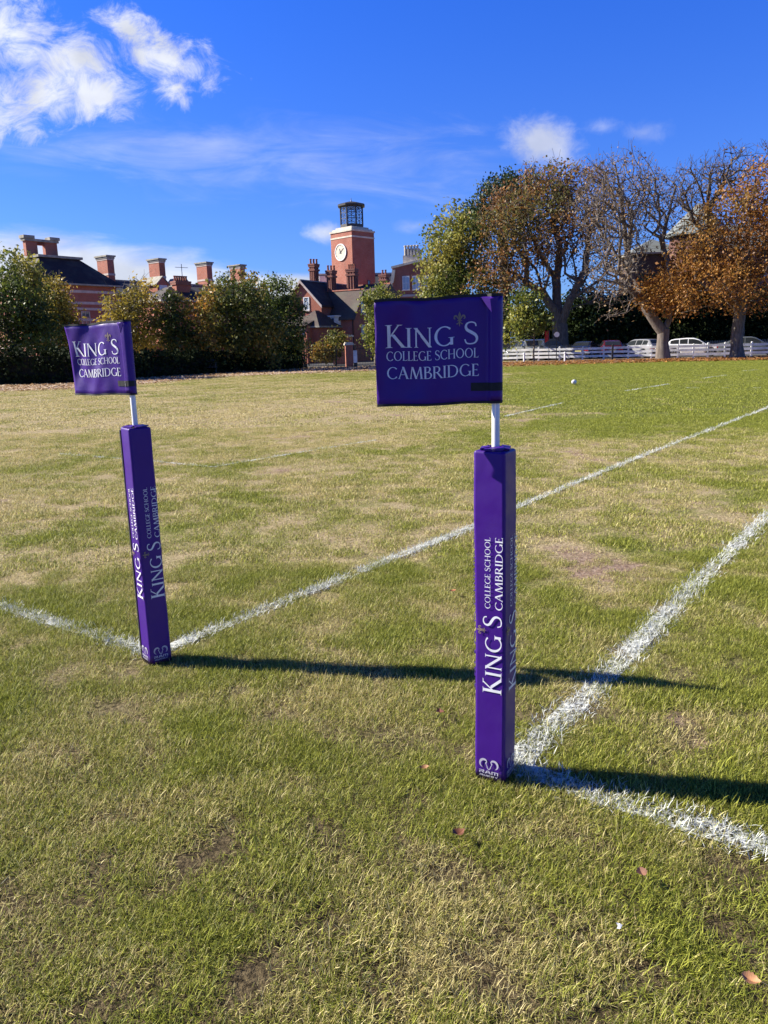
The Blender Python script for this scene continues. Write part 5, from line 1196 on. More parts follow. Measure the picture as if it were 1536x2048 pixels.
# low hipped porch with a white oriel
m = MB(); m.box(.7, 3.5, -2.6, 1.5, 0, 3.55); m.build('porch', M['brick'], G)
zp = at(650, 618, 81)[2]
hip_roof(G, .7, 3.5, -2.6, 1.5, 3.72, zp, (1.35, 1.7), .28, 'tile_brown')
oz0, oz1 = at(655, 651, 83)[2], at(655, 633, 83)[2]; ox = on_line(G, 657, 1.0); oy = YB - HB - .003
m = MB(); m.prism([(ox - .95, oy), (ox - .65, oy - .8), (ox + .65, oy - .8), (ox + .95, oy)], 2, oz0, oz1); oo = m.build('oriel', M['white'], G)
m = MB(); m.prism([(ox - 1.1, oy), (ox - .75, oy - .95), (ox + .75, oy - .95), (ox + 1.1, oy)], 2, oz1 + .003, oz1 + .14); m.build('oriel_roof', M['white'], oo)
for k in range(4):
    m = MB(); x_ = ox - .60 + .31 * k; m.box(x_, x_ + .25, oy - .815, oy - .803, oz0 + .28, oz1 - .15); m.build('pane', M['glass'], oo)
# low wall and lean-to in front
m = MB(); m.box(-HW, HW + .4, -3.6, -.33, 0, at(610, 652, 82)[2]); m.build('outbuilding', M['brick'], G)
m = MB(); z_ = at(610, 652, 82)[2]; m.prism([(-3.9, z_ + .003), (-.34, z_ + 1.1), (-.34, z_ + .003)], 0, -HW - .2, HW + .45); m.build('outbuilding_roof', M['tile_dark'], G)
# chimneys
for px, pt_, pb, D, lx, ly, pots in ((629, 528, 566, 88.5, .6, .85, 3), (664, 541, 590, 88, .62, .85, 3), (705, 538, 575, 92, 1.0, .7, 4), (769, 549, 575, 95, .8, .8, 2)):
    p = loc(G, px, pb, D); chimney(G, p.x, p.y, at(px, pb, D)[2] - (1.6 if px != 664 else 2.2), at(px, pt_, D)[2], lx, ly, 'ornate', pots=pots, mat='brick_dark')

# --- newer block right of the tower
B = frame('brick_block', 'modern red brick wing with a curved stone gable and a white chimney stack', 787, 640, 112, -14)
x1 = on_line(B, 905, 0)
zp0 = at(787, 533, 112)[2]
xr = on_line(B, 836, 0); zr_ = at(836, 520, 111)[2]; m = MB(); m.prism([(0, 0), (x1, 0), (x1, zr_ - .28), (xr, zr_ - .28), (0, zp0 - .28)], 1, 0, 9); m.build('wall', M['brick'], B)
m = MB(); m.prism([(-.12, zp0 - .277), (xr, zr_ - .277), (x1, zr_ - .277), (x1, zr_ + .02), (xr, zr_ + .02), (-.12, zp0 + .02)], 1, -.14, .5); m.build('coping', M['stone'], B)
zc2 = zr_ - .5; cx_ = on_line(B, 825, 1.0)
pz0 = zc2 + .36; pz1 = at(825, 497, 112)[2]
m = MB(); m.box(cx_ - 1.2, cx_ + 1.2, .55, 1.7, pz0 - .6, pz0 + .9); m.box(cx_ - 1.05, cx_ + 1.05, .65, 1.6, pz0 + .903, pz1); ck = m.build('chimney', M['stone'], B)
for k in range(5):
    m = MB(); m.lathe([(.15, pz0 + .91), (.15, pz1 + .25), (.20, pz1 + .27), (.20, pz1 + .42), (.13, pz1 + .44)], (cx_ - .85 + .425 * k, .60), 10); m.build('chimney_pot', M['stone'], ck)
# the curved stone scroll on the left corner
zs1 = at(787, 540, 112)[2]; zs0 = at(776, 588, 112)[2]; pts = spl([(0, zs1), (-.12, zs1 - .8), (-.35, zs1 - 1.7), (-.80, zs0 + 1.2), (-1.0, zs0 + .5), (-1.0, zs0)], 5)
m = MB()
for a, b in zip(pts[:-1], pts[1:]): m.prism([tuple(a), (a[0] + .45, a[1]), (b[0] + .45, b[1]), tuple(b)], 1, -.20, .05)
m.build('scroll', M['stone'], B)
for px, hh in ((812, 0), (832, 0), (850, 0), (868, 0)):
    x_ = on_line(B, px, 0); zb = at(px, 581, 112.5)[2]; window(B, x_, 0, zb, 1.0, 1.85, 'y', (2, 2), 'white', 'glass_pale', .08)
    window(B, x_, 0, zb - 3.4, 1.0, 1.85, 'y', (2, 2), 'white', 'glass', .08)
m = MB(); zz = at(800, 592, 112)[2]; m.box(-.06, x1, -.07, -.003, zz - .15, zz + .15); m.build('stone_band', M['stone_band'], B)
# slate range joining tower and block, and the flat roof left of the tower
K = frame('slate_roofed_range', 'low range with a dark slate roof joining the clock tower and the newer wing', 640, 640, 124, 8)
xk = loc(K, 790, 600, 128).x; zk0, zk1 = at(770, 572, 126)[2], at(770, 543, 126)[2]
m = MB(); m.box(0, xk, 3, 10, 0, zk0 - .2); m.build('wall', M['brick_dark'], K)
m = MB(); m.prism([(2.6, zk0 - .19), (5.6, zk1), (7.4, zk1), (10.4, zk0 - .19)], 0, -.4, xk + .3); m.build('roof', M['slate'], K)
m = MB(); m.box(-.4, xk + .3, 5.5, 7.5, zk1 + .003, zk1 + .28); m.build('coping', M['stone'], K)
m = MB(); z_ = at(650, 556, 124)[2]; m.box(.3, 2.3, 2.2, 2.95, z_ - .5, z_ + .5); m.build('white_dormer', M['white'], K)

M['brick_shade'] = brick_mat('shaded_brick', (.13, .045, .030), (.10, .035, .026), (.16, .13, .11))  # turret brick darkened to offset the sunlight on it, shade in the colour
# --- house with slate turrets behind the trees on the right
R = frame('turreted_house', 'brick house with pale slate pyramid roofs behind the chestnut trees', 1310, 690, 86, 0)
z0_, z1_ = at(1310, 505, 86)[2], at(1310, 472, 86)[2]
m = MB(); m.box(-2.6, 2.6, 0, 5.2, 0, z0_ - .17); m.build('wall', M['tile_brown'], R); hip_roof(R, -2.6, 2.6, 0, 5.2, z0_, z1_, (2.55, 2.55), .45, 'slate_pale')
m = MB(); m.box(2.603, 18, 1.5, 9, 0, z0_ + .2); m.build('wall', M['brick_dark'], R); hip_roof(R, 2.9, 18, 1.5, 9, z0_ + .38, z0_ + 3.2, (3.5, 3.6), .3, 'slate_pale')
tx = loc(R, 1395, 470, 84); zt0, zt1 = at(1395, 470, 84)[2], at(1395, 412, 84)[2]
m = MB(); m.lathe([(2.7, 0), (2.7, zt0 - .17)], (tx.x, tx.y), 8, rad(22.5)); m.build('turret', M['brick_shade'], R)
m = MB(); m.lathe([(3.3, zt0 - .16), (3.35, zt0), (.9, zt1 - .4), (.05, zt1 + .3)], (tx.x, tx.y), 8, rad(22.5)); m.build('turret_roof', M['slate_pale'], R)
for k in range(3): window(R, 4.5 + 4 * k, 1.5, z0_ - 2.6, 1.1, 1.7, 'y', (2, 2), 'white', 'glass')
# garage row behind the parked cars
Q_ = frame('brick_annexe', 'low brick annexe with pale windows behind the parked cars', 1150, 690, 84, -2)
za_ = at(1200, 655, 84)[2]; m = MB(); m.box(-3, 8, 0, 5, 0, za_); m.build('wall', M['brick_dark'], Q_); m = MB(); m.box(-3.2, 8.2, -.25, 5.2, za_ + .003, za_ + .25); m.build('roof', M['slate'], Q_)
for x_ in (-1.9, .9, 4.6, 6.8): window(Q_, x_, 0, .75, 1.3, 1.3, 'y', (3, 1), 'white', 'glass_pale')
# brick garden wall behind the long hedge
A_, B_ = at(150, 700, 58), at(330, 700, 62); d_ = Vector((B_[0] - A_[0], B_[1] - A_[1])); wz = at(280, 691, 61)[2]
gw = thing('garden_wall', 'brick garden wall with coping behind the hedge', 'wall', (A_[0], A_[1], 0), math.atan2(d_.y, d_.x))
m = MB(); m.box(0, d_.length, 0, .34, 0, wz); m.build('wall', M['brick'], gw); m = MB(); m.box(-.05, d_.length + .05, -.05, .39, wz + .003, wz + .1); m.build('coping', M['stone_band'], gw)
# ------------------------------------------------------------------ white rail fence
fpx = [790, 832, 874, 916, 958, 1000, 1034, 1077, 1119, 1165, 1207, 1256, 1302, 1355, 1386, 1415, 1449, 1502, 1545, 1590]
def fline(px): return np.interp(px, [780, 1000, 1320, 1536, 1700], [727, 722.8, 716.9, 712, 707.5])
F0 = g2(790, fline(790)); FT = thing('rail_fence', 'long white post and rail fence along the far side of the pitch', 'fence', (F0[0], F0[1], 0))
FP = [g2(px, fline(px)) - F0 for px in fpx]; FH = 1.04
rng_ = random.Random(4)
for p in FP:
    m = MB(); h = FH + rng_.uniform(-.03, .05); m.box(p[0] - .055, p[0] + .055, p[1] - .05, p[1] + .05, -.05, h); m.add([(p[0] - .055, p[1] - .05, h), (p[0] + .055, p[1] - .05, h), (p[0] + .055, p[1] + .05, h), (p[0] - .055, p[1] + .05, h), (p[0], p[1], h + .03)], [(0, 1, 4), (1, 2, 4), (2, 3, 4), (3, 0, 4)]); m.build('post', M['fence_white'], FT)
for z in (.27, .58, .88):
    m = MB()
    for a, b in zip(FP[:-1], FP[1:]):
        d = Vector((b[0] - a[0], b[1] - a[1], 0)); c = Vector((a[0] + d.x / 2, a[1] + d.y / 2 - .075, z + rng_.uniform(-.02, .02)))
        m.cbox(c, d.length / 2 - .004, .02, .088, math.atan2(d.y, d.x) + rng_.uniform(-.002, .002))
    m.build('rail', M['fence_white'], FT)
def bollard(px, py, h, label, mat, r=.07):
    p = g2(px, py); t_ = thing('bollard', label, 'bollard', (p[0], p[1], 0))
    m = MB(); m.lathe([(r, 0), (r, h - .12), (r * 1.3, h - .11), (r * 1.3, h - .05), (r * .7, h)], n=12); m.build('shaft', mat, t_)
bollard(1048, 724.5, .72, 'short white bollard in front of the white fence near the flag', M['fence_white'])
bollard(1129.5, 723, .72, 'short white bollard in front of the white fence below the round sign', M['fence_white'])
p = g2(1224.5, 720.8); t_ = thing('marker_post', 'slim black post in front of the white fence', 'post', (p[0], p[1], 0)); m = MB(); m.box(-.06, .06, -.06, .06, 0, 1.12); m.prism([(-.06, 1.123), (.06, 1.123), (0, 1.2)], 1, -.06, .06); m.build('shaft', M['black'], t_)
# pale picket fence across the car park
p0, p1 = at(1110, 690, 71.5), at(1560, 690, 71.5); PF = thing('picket_fence', 'pale weathered picket fence behind the parked cars', 'fence', (p0[0], p0[1], 0)); ln = p1[0] - p0[0]
m = MB()
for k in range(int(ln / .16)): x = k * .16; m.prism([(x, .05), (x + .09, .05), (x + .09, 1.12), (x + .045, 1.22), (x, 1.12)], 1, -.02, .0)
m.build('pickets', M['wood_pale'], PF); m = MB(); m.box(0, ln, .003, .05, .35, .43); m.box(0, ln, .003, .05, .9, .98); m.build('rail', M['wood_pale'], PF)

# ------------------------------------------------------------------ parked cars
M['tyre'] = pm('tyre_rubber', (.018, .018, .018), (.03, .03, .03), 8, .8); M['rim'] = pm('alloy_rim', (.42, .42, .43), (.30, .30, .31), 6, .3, metal=.8)
M['car_glass'] = glass_mat('car_glass', (.012, .015, .018), .04); M['tail'] = pm('red_tail_lamp', (.40, .012, .015), (.28, .01, .012), 5, .2); M['head'] = pm('clear_head_lamp', (.6, .6, .62), (.4, .4, .42), 8, .12); M['trim'] = pm('black_car_trim', (.015, .015, .016), (.02, .02, .02), 5, .5)
M['plate'] = pm('number_plate', (.65, .60, .25), (.6, .55, .22), 5, .4)
CAR = {   # stations along the car from tail (0) to nose (1): roof line and belt line heights (m)
    'estate': dict(L=4.7, Wd=1.82, top=[(0, .62), (.012, .98), (.03, 1.08), (.10, 1.40), (.16, 1.45), (.35, 1.485), (.50, 1.475), (.58, 1.40), (.72, .985), (.80, .94), (.93, .84), (.985, .70), (1, .52)], belt=[(0, .62), (.012, .93), (.08, 1.00), (.40, .97), (.70, .93), (.80, .90), (.93, .81), (.985, .68), (1, .50)], cab=(.06, .715), roof=(.13, .54)),
    'hatch': dict(L=4.25, Wd=1.80, top=[(0, .60), (.012, .93), (.04, 1.08), (.11, 1.36), (.18, 1.42), (.38, 1.475), (.50, 1.46), (.585, 1.36), (.72, .985), (.80, .945), (.93, .85), (.985, .70), (1, .52)], belt=[(0, .60), (.012, .90), (.08, 1.01), (.40, .965), (.70, .93), (.80, .905), (.93, .82), (.985, .68), (1, .50)], cab=(.055, .715), roof=(.15, .53)),
    'suv': dict(L=4.6, Wd=1.90, top=[(0, .70), (.012, 1.08), (.03, 1.22), (.09, 1.60), (.15, 1.68), (.35, 1.72), (.52, 1.70), (.59, 1.62), (.71, 1.13), (.80, 1.09), (.93, 1.0), (.985, .85), (1, .62)], belt=[(0, .70), (.012, 1.04), (.08, 1.12), (.40, 1.09), (.70, 1.07), (.80, 1.05), (.93, .96), (.985, .83), (1, .60)], cab=(.05, .705), roof=(.12, .55)),
    'saloon': dict(L=4.7, Wd=1.84, top=[(0, .60), (.012, .98), (.06, 1.03), (.13, 1.06), (.27, 1.37), (.38, 1.445), (.50, 1.44), (.57, 1.36), (.71, .97), (.80, .93), (.93, .83), (.985, .70), (1, .52)], belt=[(0, .60), (.012, .93), (.08, .98), (.40, .95), (.70, .92), (.80, .89), (.93, .80), (.985, .68), (1, .50)], cab=(.135, .705), roof=(.30, .53)),
}
def car(kind, colour, label, pos, rz):
    c = CAR[kind]; L, Wd = c['L'], c['Wd']; T = thing('parked_car', label, 'car', (pos[0], pos[1], 0.012), rz, 'cars parked behind the white fence')
    u = np.unique(np.concatenate([np.linspace(0, 1, 45), [.012, .03, .985]])); tx_, tz_ = zip(*c['top']); bx_, bz_ = zip(*c['belt'])
    top = np.interp(u, tx_, tz_); belt = np.minimum(np.interp(u, bx_, bz_), top - .004)
    sill = np.interp(u, [0, .04, .15, .85, .96, 1], [.40, .26, .20, .20, .24, .36]); hwid = Wd / 2 * np.interp(u, [0, .02, .10, .5, .85, .95, .985, 1], [.80, .90, .975, 1, .985, .93, .84, .72])
    tw = hwid * np.interp(top - belt, [0, .08, .45, .6], [.96, .88, .72, .69])
    wheels = (.185, .80); WR = .325 if kind != 'suv' else .36
    def arch(x):   # raise the sill over the wheels
        for w_ in wheels:
            d = abs(x - w_) * L
            if d < WR + .05: return math.sqrt((WR + .05) ** 2 - d * d) + WR
        return 0
    rows = []
    for i, x in enumerate(u):
        s_ = max(sill[i], arch(x)); s_ = min(s_, belt[i] - .06); z1 = s_ + (belt[i] - s_) * .55
        half = [(0, s_), (hwid[i] * .86, s_), (hwid[i] * .97, s_ + .03), (hwid[i], z1), (hwid[i] * .985, belt[i] - .02), (hwid[i] * .955, belt[i]), (tw[i], top[i] - min(.05, (top[i] - belt[i]) * .25)), (tw[i] * .88, top[i] - .003), (0, top[i] + .012)]
        X = (x - .5) * L; rows.append([(X, y, z) for y, z in half] + [(X, -y, z) for y, z in half[-2:0:-1]])
    n = len(rows[0]); m = MB(); m.add([p for r in rows for p in r], [(i * n + k, i * n + (k + 1) % n, (i + 1) * n + (k + 1) % n, (i + 1) * n + k) for i in range(len(u) - 1) for k in range(n)] + [tuple(range(n)), tuple((len(u) - 1) * n + k for k in range(n))[::-1]])
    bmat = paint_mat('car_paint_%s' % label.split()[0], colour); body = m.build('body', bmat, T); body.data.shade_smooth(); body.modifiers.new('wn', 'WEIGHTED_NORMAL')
    # glass: offset patches of the cabin sides
    r0, r1 = c['roof']; c0, c1 = c['cab']
    def side_pt(x, f, sd, off):
        i = np.interp(x, u, np.arange(len(u))); b = np.interp(x, u, belt); tp = np.interp(x, u, top); h = np.interp(x, u, hwid); w_ = np.interp(x, u, tw)
        z = b + (tp - min(.05, (tp - b) * .25) - b) * f; y = h * .955 + (w_ - h * .955) * f; return ((x - .5) * L, sd * (y + off), z + off * .3)
    for sd in (-1, 1):
        for a, b in ((c0 + .045, r0 + .10), (r0 + .115, .40), (.415, c1 - .02)):
            if b - a < .04: continue
            m = MB(); xs = np.linspace(a, b, 9); vs = [side_pt(x, f, sd, .006) for x in xs for f in (.10, .93)]
            m.add(vs, [(2 * i, 2 * i + 2, 2 * i + 3, 2 * i + 1) for i in range(8)]); m.build('side_window', M['car_glass'], T, fix=False)
    for a, b, nm in ((r1 + .01, c1 - .01, 'windscreen'), (c0 - .02 if kind != 'saloon' else c0, r0 - .01, 'rear_window')):
        m = MB(); xs = np.linspace(a, b, 7); vs = []
        for x in xs:
            tp = np.interp(x, u, top); w_ = np.interp(x, u, tw) * .84
            vs += [((x - .5) * L, w_ * k, tp + .012 * (1 - abs(k)) + .007) for k in (-1, -.5, 0, .5, 1)]
        m.add(vs, [(i * 5 + k, i * 5 + k + 1, i * 5 + k + 6, i * 5 + k + 5) for i in range(6) for k in range(4)]); m.build(nm, M['car_glass'], T, fix=False)
    for wx in wheels:
        for sd in (-1, 1):
            y1 = sd * (Wd / 2 - .01); y0 = sd * (Wd / 2 - .22); X = (wx - .5) * L
            w_ = MB(); w_.tube((X, y0, WR), (X, y1, WR), WR, n=22); wh = w_.build('wheel', M['tyre'], T)
            m = MB(); m.tube((X, y1, WR), (X, y1 + sd * .012, WR), WR * .66, n=22)
            rim0 = m.build('wheel_well', M['trim'], wh)
            m = MB(); m.tube((X, y1 + sd * .013, WR), (X, y1 + sd * .026, WR), WR * .15, n=10)
            for k in range(5):
                a = 2 * math.pi * k / 5 + .3; m.tube((X + math.cos(a) * WR * .12, y1 + sd * .018, WR + math.sin(a) * WR * .12), (X + math.cos(a) * WR * .66, y1 + sd * .018, WR + math.sin(a) * WR * .66), .030, .042, 4)
            for k in range(20):
                a, b = 2 * math.pi * k / 20, 2 * math.pi * (k + 1) / 20; m.tube((X + math.cos(a) * WR * .68, y1 + sd * .016, WR + math.sin(a) * WR * .68), (X + math.cos(b) * WR * .68, y1 + sd * .016, WR + math.sin(b) * WR * .68), .02, n=4)
            m.build('rim', M['rim'], wh)
    for sd in (-1, 1):
        h0 = np.interp(.01, u, hwid); zt = np.interp(.03, u, belt) - .12; m = MB()
        m.box(-L / 2 - .012 + .0, -L / 2 + .16, min(sd * h0 * .62, sd * (h0 + .035)), max(sd * h0 * .62, sd * (h0 + .035)), zt - .16, zt); m.build('tail_lamp', M['tail'], T)
        h1 = np.interp(.97, u, hwid); zh = np.interp(.95, u, belt) - .07; m = MB(); m.box(L / 2 - .20, L / 2 - .02, min(sd * h1 * .55, sd * (h1 + .02)), max(sd * h1 * .55, sd * (h1 + .02)), zh - .13, zh); m.build('headlight', M['head'], T)
        m = MB(); xm = (c1 - .045 - .5) * L; ym = sd * (Wd / 2 + .02); zm = np.interp(c1, u, belt) + .06; m.box(xm - .07, xm + .07, min(ym, ym + sd * .16), max(ym, ym + sd * .16), zm - .06, zm + .08); m.build('mirror', bmat, T)
    m = MB(); m.box(-L / 2 - .016, -L / 2 + .01, -.26, .26, .60, .71); m.build('number_plate', M['plate'], T)
    m = MB(); m.box(-L / 2 - .02, -L / 2 + .1, -Wd * .36, Wd * .36, .36, .46); m.box(L / 2 - .08, L / 2 + .015, -Wd * .34, Wd * .34, .34, .58); m.build('bumper_trim', M['trim'], T)
    return T
def cp(px, D): p = at(px, 700, D); return (p[0], p[1])
car('hatch', (.74, .75, .76), 'white hatchback parked side on right of the forked pale trunk', cp(1387, 62.6), rad(-24))
car('estate', (.24, .245, .26), 'pale silver estate car seen from behind with red tail lamps', cp(1280, 65.5), rad(110))  # body colour darkened in place of tree shade
car('hatch', (.07, .008, .012), 'dark red hatchback between a black car and the silver estate', cp(1220, 67), rad(80))  # tree shade put into the red body colour
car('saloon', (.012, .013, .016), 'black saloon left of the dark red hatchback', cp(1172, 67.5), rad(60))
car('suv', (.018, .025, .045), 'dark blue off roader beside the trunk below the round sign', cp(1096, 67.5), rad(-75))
car('suv', (.12, .125, .12), 'pale silver off roader left of the dark blue one', cp(1058, 68), rad(-70))  # silver darkened in the paint to stand for tree shade
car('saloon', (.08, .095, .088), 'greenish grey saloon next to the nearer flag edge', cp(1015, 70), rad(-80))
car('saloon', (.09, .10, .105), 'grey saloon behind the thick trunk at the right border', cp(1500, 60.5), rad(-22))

# ------------------------------------------------------------------ sign, lamp, railing, gate pillar, bench, post
p = at(1113, 690, 61.9); sg = thing('road_sign', 'round pale sign on a thin pole beside the many stemmed trunk', 'sign', (p[0], p[1], 0)); zs = at(1113, 669, 61.9)[2]
m = MB(); m.tube((0, 0, 0), (0, 0, zs + .2), .035, n=8); m.build('pole', M['black'], sg)
m = MB(); m.tube((0, -.04, zs), (0, -.065, zs), .20, n=24); m.build('disc', M['white'], sg)
p = at(1098, 690, 62.4); fl_ = thing('red_banner', 'small red banner hanging near the round sign', 'banner', (p[0], p[1], 0)); zb = at(1098, 673, 62.4)[2]
m = MB(); m.tube((0, 0, 0), (0, 0, zb + .5), .025, n=6); m.build('pole', M['black'], fl_)
M['red'] = pm('red_cloth', (.42, .02, .02), (.30, .015, .015), 4, .7); m = MB()
for k in range(6):
    x0, x1 = -.34 + k * .055, -.285 + k * .055; y0, y1 = .06 * math.sin(k * 1.3), .06 * math.sin((k + 1) * 1.3); m.add([(x0, y0, zb - .5 + .04 * k), (x1, y1, zb - .46 + .04 * k), (x1, y1, zb + .45), (x0, y0, zb + .42)], [(0, 1, 2, 3)])
m.build('cloth', M['red'], fl_, fix=False)
# Victorian street lamp
p = g2(610, 735.5); lp = thing('street_lamp', 'black Victorian street lamp with a glazed lantern by the gate railing', 'street lamp', (p[0], p[1], 0)); zt = at(610, 655, p[1])[2]
m = MB(); m.lathe([(.16, 0), (.16, .25), (.10, .32), (.075, .9), (.10, .95), (.05, 1.05), (.04, zt - .85), (.07, zt - .80), (.05, zt - .76)], n=12); m.tube((-.28, 0, zt - 1.0), (.28, 0, zt - 1.0), .02, n=6); m.build('post', M['black'], lp)
m = MB(); m.lathe([(.10, zt - .74), (.20, zt - .28)], n=4, a0=rad(45)); m.build('glass', M['glass_pale'], lp)
m = MB()
for k in range(4): a = rad(45 + 90 * k); m.tube((.105 * math.cos(a), .105 * math.sin(a), zt - .75), (.21 * math.cos(a), .21 * math.sin(a), zt - .27), .014, n=4)
m.lathe([(.25, zt - .27), (.23, zt - .24), (.10, zt - .10), (.07, zt - .08), (.06, zt - .02), (.02, zt + .06)], n=8); m.build('lantern_frame', M['black'], lp)
# iron railing and the drive gate
def railing(nm, label, cat, a, b, h, step=.13):
    A_, B_ = g2(*a), g2(*b); d = Vector((B_[0] - A_[0], B_[1] - A_[1])); T = thing(nm, label, cat, (A_[0], A_[1], 0), math.atan2(d.y, d.x)); L = d.length
    m = MB(); n = int(L / step)
    for k in range(n + 1):
        x = L * k / n; m.tube((x, 0, .08), (x, 0, h), .011, n=5); m.tube((x, 0, h), (x, 0, h + .10), .018, .002, 5)
    m.build('bars', M['black'], T); m = MB(); m.box(0, L, -.02, .02, h - .12, h - .08); m.box(0, L, -.02, .02, .12, .16); m.build('rail', M['black'], T)
    for k in range(int(L / 2.4) + 1):
        x = min(L, 2.4 * k); m = MB(); m.box(x - .03, x + .03, -.03, .03, 0, h + .14); m.lathe([(.03, h + .14), (.05, h + .18), (.03, h + .22)], (x, 0), 8); m.build('post', M['black'], T)
railing('iron_railing', 'black iron railing between the street lamp and the brick gate pillar', 'railing', (614, 735.5), (690, 733.5), 1.42)
railing('iron_gate', 'black iron gate right of the brick gate pillar', 'gate', (712, 732.5), (757, 731), 1.5)
p = g2(699, 734); gp = thing('gate_pillar', 'brick gate pillar with a stone cap and a white notice', 'pillar', (p[0], p[1], 0), rad(8)); zt = at(699, 685, p[1])[2]
m = MB(); m.box(-.28, .28, -.28, .28, 0, zt - .2); m.build('shaft', M['brick'], gp); m = MB(); m.box(-.36, .36, -.36, .36, zt - .198, zt - .06); m.box(-.30, .30, -.30, .30, zt - .058, zt + .02); m.build('cap', M['stone'], gp)
nb = thing('notice_box', 'white box on a black base beside the brick gate pillar', 'box', (p[0] + .48, p[1] - .1, 0)); m = MB(); m.box(-.15, .15, -.1, .1, .32, 1.18); m.prism([(-.17, 1.183), (.17, 1.183), (.13, 1.25), (-.13, 1.25)], 1, -.12, .12); m.build('case', M['white'], nb); m = MB(); m.box(-.13, .13, -.08, .08, 0, .318); m.build('base', M['black'], nb)
p = at(686, 700, 72); gp = thing('gate_pillar', 'farther brick pillar end of the wall behind the gate', 'pillar', (p[0], p[1], 0)); zt = at(686, 671, 72)[2]
m = MB(); m.box(-.9, .9, -.2, .2, 0, zt - .15); m.build('shaft', M['brick'], gp); m = MB(); m.box(-1.0, 1.0, -.28, .28, zt - .148, zt); m.build('cap', M['stone'], gp)
p = g2(285.5, 747); th = thing('wooden_stake', 'thin pale wooden stake standing in front of the dark hedge', 'stake', (p[0], p[1], 0), 0); zt = at(285.5, 703, p[1])[2]
m = MB(); m.tube((0, 0, 0), (.02, 0, zt), .05, .045, 8); m.lathe([(.045, zt), (.0, zt + .05)], (.02, 0), 8); tag(m.build('stake', M['wood_pale'], th))
p = at(756, 700, 58.5); wp = thing('white_post', 'white post just left of the nearer flag edge', 'post', (p[0], p[1], 0)); m = MB(); m.box(-.07, .07, -.07, .07, 0, at(756, 668, 58.5)[2]); m.box(-.12, .12, -.10, .10, .95, 1.35); m.build('shaft', M['white'], wp)
def bench(px, py, rz, label):
    p = g2(px, py); T = thing('park_bench', label, 'bench', (p[0], p[1], 0), rz)
    m = MB()
    for k in range(4): m.box(-.78, .78, -.24 + .12 * k, -.15 + .12 * k, .43, .46)
    m.build('seat', M['wood_dark'], T); m = MB()
    for k in range(4): m.cbox((0, .27 + .022 * k, .56 + .11 * k), .78, .012, .042, 0, rad(-11))
    m.build('backrest', M['wood_dark'], T)
    for sx in (-.68, .68):
        for sy in (-.22, .24): m = MB(); m.box(sx - .03, sx + .03, sy - .03, sy + .03, 0, .428); m.build('leg', M['wood_dark'], T)
        m = MB(); m.box(sx - .03, sx + .03, -.25, .24, .62, .66); m.box(sx - .025, sx + .025, -.245, -.195, .463, .618); m.build('armrest', M['wood_dark'], T)
    pl = MB(); pl.box(-.06, .06, .283, .288, .80, .84); pl.build('plaque', M['rim'], T)
bench(92, 765, rad(12), 'dark slatted bench against the hedge, left of the farther flag')
bench(412, 748, rad(14), 'dark bench in the hedge shade below the large round tree')

# ------------------------------------------------------------------ rugby ball, fallen leaves, scrap of paper
p = g2(1148, 769); rb = thing('rugby_ball', 'white rugby ball with dark ends lying on the pitch', 'ball', (p[0], p[1], 0), rad(62))
def spheroid(a, b, u0, u1, n=16, m_=10):
    m = MB(); vs = []; us = np.linspace(u0, u1, m_)
    for u in us:
        for k in range(n): t = 2 * math.pi * k / n; vs.append((a * u, b * math.sqrt(max(0, 1 - u * u)) * math.cos(t), b * math.sqrt(max(0, 1 - u * u)) * math.sin(t) + b))
    m.add(vs, [(i * n + k, i * n + (k + 1) % n, (i + 1) * n + (k + 1) % n, (i + 1) * n + k) for i in range(m_ - 1) for k in range(n)]); return m
M['ball'] = pm('ball_rubber', (.78, .78, .76), (.66, .66, .64), 20, .5, .3, 90)
o_ = spheroid(.130, .085, -.78, .78).build('body', M['ball'], rb); o_.data.shade_smooth()
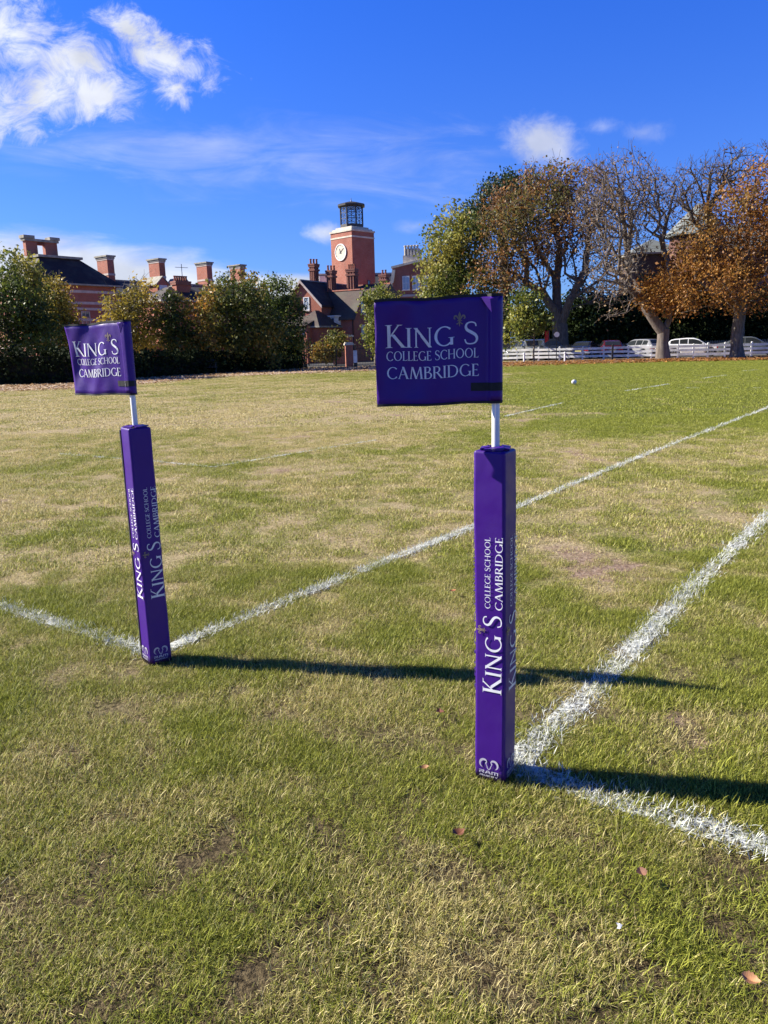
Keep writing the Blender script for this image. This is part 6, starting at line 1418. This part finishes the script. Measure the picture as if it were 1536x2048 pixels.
for sd in (-1, 1): spheroid(.130, .085, .781 * sd, .9999 * sd).build('end_panel', M['black'] if sd > 0 else M['silver_print'], rb).data.shade_smooth()
def fallen(px, py, size, col, label, seed):
    rng = np.random.default_rng(seed); p = g2(px, py); m = MB(); vs = []; n = 11
    T = thing('fallen_leaf', label, 'leaf', (p[0], p[1], .035), rng.uniform(0, 6), 'fallen leaves on the grass')
    for k in range(n):
        u = k / (n - 1); w_ = size * .36 * math.sin(math.pi * u ** .8) * (1 + .25 * (k % 2)); z = size * .22 * (4 * (u - .5) ** 2) ; vs += [((u - .5) * size, -w_, z + w_ * .35), ((u - .5) * size, 0, z), ((u - .5) * size, w_, z + w_ * .5)]
    m.add(vs, [(3 * i + j, 3 * i + j + 1, 3 * i + j + 4, 3 * i + j + 3) for i in range(n - 1) for j in range(2)])
    m.build('blade', pm('dry_leaf', col, tuple(c * .55 for c in col), 40, .7), T, fix=False)
    s_ = MB(); s_.tube((size * .5, 0, size * .2), (size * .8, size * .05, size * .1), size * .015, n=4); s_.build('stalk', M['wood_pale'], T)
fallen(905, 1194, .042, (.45, .16, .07), 'small bright orange leaf between the two flag posts', 1)
fallen(880, 1441, .040, (.20, .06, .03), 'dark red brown leaf left of the nearer pad', 2)
fallen(918, 1688, .042, (.20, .07, .03), 'curled brown leaf in the grass below the nearer pad', 3)
fallen(1500, 1988, .042, (.45, .22, .10), 'pale orange leaf at the lower right corner', 4)
fallen(1283, 1770, .036, (.22, .10, .06), 'brown leaf left of the thick line near the right side', 5)
fallen(848, 1555, .035, (.30, .15, .06), 'tiny tan leaf just left of the nearer pad foot', 6)
p = g2(1238, 1876); sp_ = thing('paper_scrap', 'tiny crumpled white scrap in the foreground grass', 'litter', (p[0], p[1], .03)); m = MB(); rng = np.random.default_rng(8); vs = [(x * .006 + rng.normal(0, .002), y * .005 + rng.normal(0, .002), rng.uniform(0, .012)) for y in (-1, 0, 1) for x in (-1, 0, 1)]; m.add(vs, [(0, 1, 4, 3), (1, 2, 5, 4), (3, 4, 7, 6), (4, 5, 8, 7)]); tag(m.build('paper', M['white'], sp_, fix=False))
